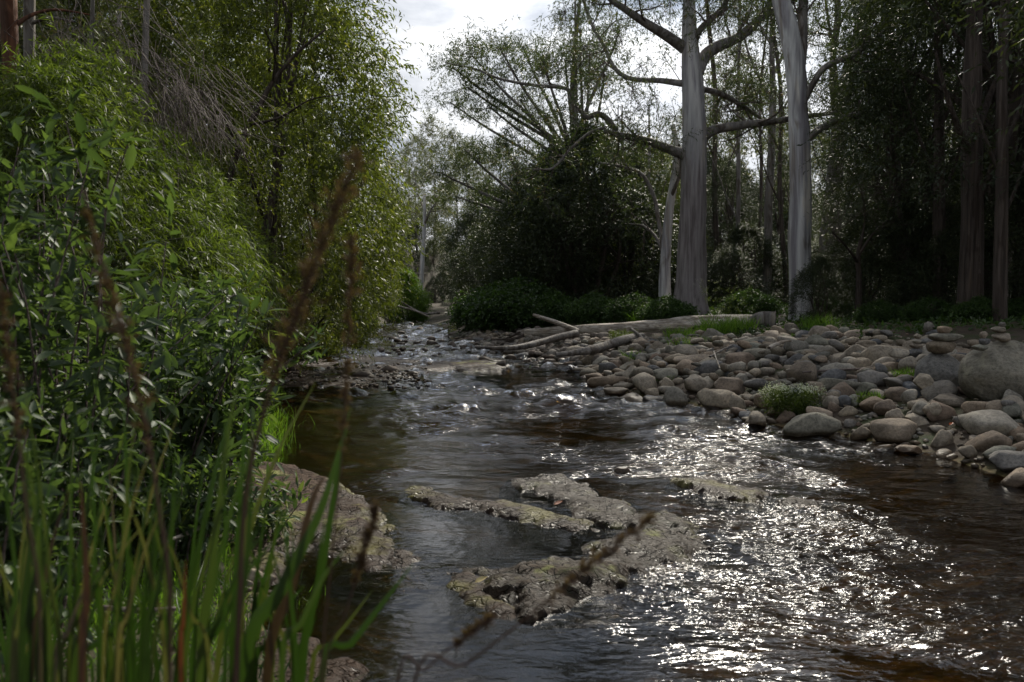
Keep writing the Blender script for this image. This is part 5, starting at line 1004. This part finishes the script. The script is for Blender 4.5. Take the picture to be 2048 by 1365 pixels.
for i in range(44):
    x = rr_.uniform(-30, 330); tx = x+rr_.gauss(0, 50); ty = rr_.uniform(1040, 1300); BL2.append(([(x, 1370), (x+(tx-x)*.25, 1370-(1370-ty)*.4), (x+(tx-x)*.6, 1370-(1370-ty)*.75), (tx, ty)], rr_.uniform(1.4, 2.0), rr_.uniform(7, 13), 'reed', rr_.random()*.5))
sedge('right hand sedge clump whose broad green blades cross the rock slab and dark pool', (-.45, 1.15, .25), BL1, 1)
sedge('left sedge clump of mixed green and red brown blades in the bottom left corner', (-.95, 1.2, .3), BL2, 2)
def stalk(label, pts, Yd, wpx, plume, seed, dens=200):
    rg = np.random.default_rng(seed); P = np.array([D(a, b_, Yd) for a, b_ in pts]); foot = np.array([P[0][0]-.05, Yd, float(T(P[0][0], Yd))]); P = smooth_poly(np.vstack([foot, P]), 6)
    root = thing('seed_stalk', label, 'grass stalk', tuple(foot)); t = Tubes(); t.add(P-foot, np.linspace(wpx/2/FPX*Yd, .0012, len(P)), 5, .5); obj('stem', t.mesh('stem', M['seed']), root)
    a, b_, r = plume; idx = rg.uniform(a, b_, dens)*(len(P)-1); i = np.clip(idx.astype(int), 0, len(P)-2); f = (idx-i)[:, None]; O = P[i]*(1-f)+P[i+1]*f-foot; d = unit(P[i+1]-P[i])
    w_ = np.sin(np.clip((idx/(len(P)-1)-a)/(b_-a), 0, 1)*math.pi)**.5
    V, F, R = sprays(rg, O, d*.9+rg.normal(0, .35, O.shape), r*(.4+.6*w_), 7, .010, .0035, .1, .5, 0); obj('seed_head', mk_mesh('seed_head', V, F, {'rnd': R}, True, [M['seed']]), root, kind='stuff')
stalk('tall brown seed head stalk slanting right across the far stream', [(470, 1365), (490, 1000), (540, 780), (590, 640), (650, 480), (720, 300)], .92, 13, (.50, .98, .034), 1, 150)
stalk('dim brown seed head stalk in front of the broad leaved shrub', [(340, 1365), (315, 1000), (270, 760), (220, 580), (165, 380)], .85, 10, (.45, .95, .016), 2, 80)
stalk('thin pale seed stalk standing left of the middle of the stream', [(640, 1365), (665, 1100), (688, 850), (700, 600), (705, 470)], 1.0, 5, (.55, .98, .014), 3, 70)
stalk('low dark seed stalk arching right over the water below the curved ridge', [(820, 1400), (930, 1330), (1060, 1230), (1190, 1120), (1310, 1030)], .95, 7, (.62, .98, .010), 4, 60)
stalk('short dark bare stalk crossing the dark pool', [(790, 1400), (850, 1340), (920, 1280), (985, 1232)], .95, 6, (.7, .98, .006), 5, 40)
stalk('thin seed stalk at the left edge of the picture', [(80, 1365), (50, 1000), (20, 740), (-5, 560)], .85, 8, (.6, .98, .012), 6, 60)
stalk('small seed stalk against the lichen covered slab', [(640, 1400), (690, 1230), (730, 1100), (752, 1010)], 1.05, 5, (.6, .98, .010), 7, 70)

# a few fallen leaves and wet leaf litter
for i, (px, py, c_, lab) in enumerate([(1898, 858, (.45, .09, .02), 'single orange fallen leaf on the small gravel'), (1108, 1022, (.35, .16, .10), 'pale pink leaf stranded on the wet rock hump'), (1232, 1030, (.4, .36, .3), 'bleached leaf standing on the curved ridge'), (950, 1182, (.35, .28, .12), 'yellowish leaf floating at the spur of the dark pool')]):
    m_ = leaf_mat('fallen_leaf', [(0, c_), (1, c_)], .2); g = G(px, py, .03) if i else ground_hit(px, py); V, F = place_leaves(np.zeros((1, 3)), np.array([[.7, .4, .25]]), np.array([[0, -.4, 1.]]), .07, .03, LEAFB)
    obj('fallen_leaf', mk_mesh('fallen_leaf', V, F, {'rnd': np.full(len(V), .5)}, True, [m_]), loc=(g[0], g[1], g[2]+.04), label=lab, category='leaf')
tot = sum(len(me.loops)-2*len(me.polygons) for me in bpy.data.meshes if me.users); print('unique triangles', tot, 'objects', len(bpy.data.objects))
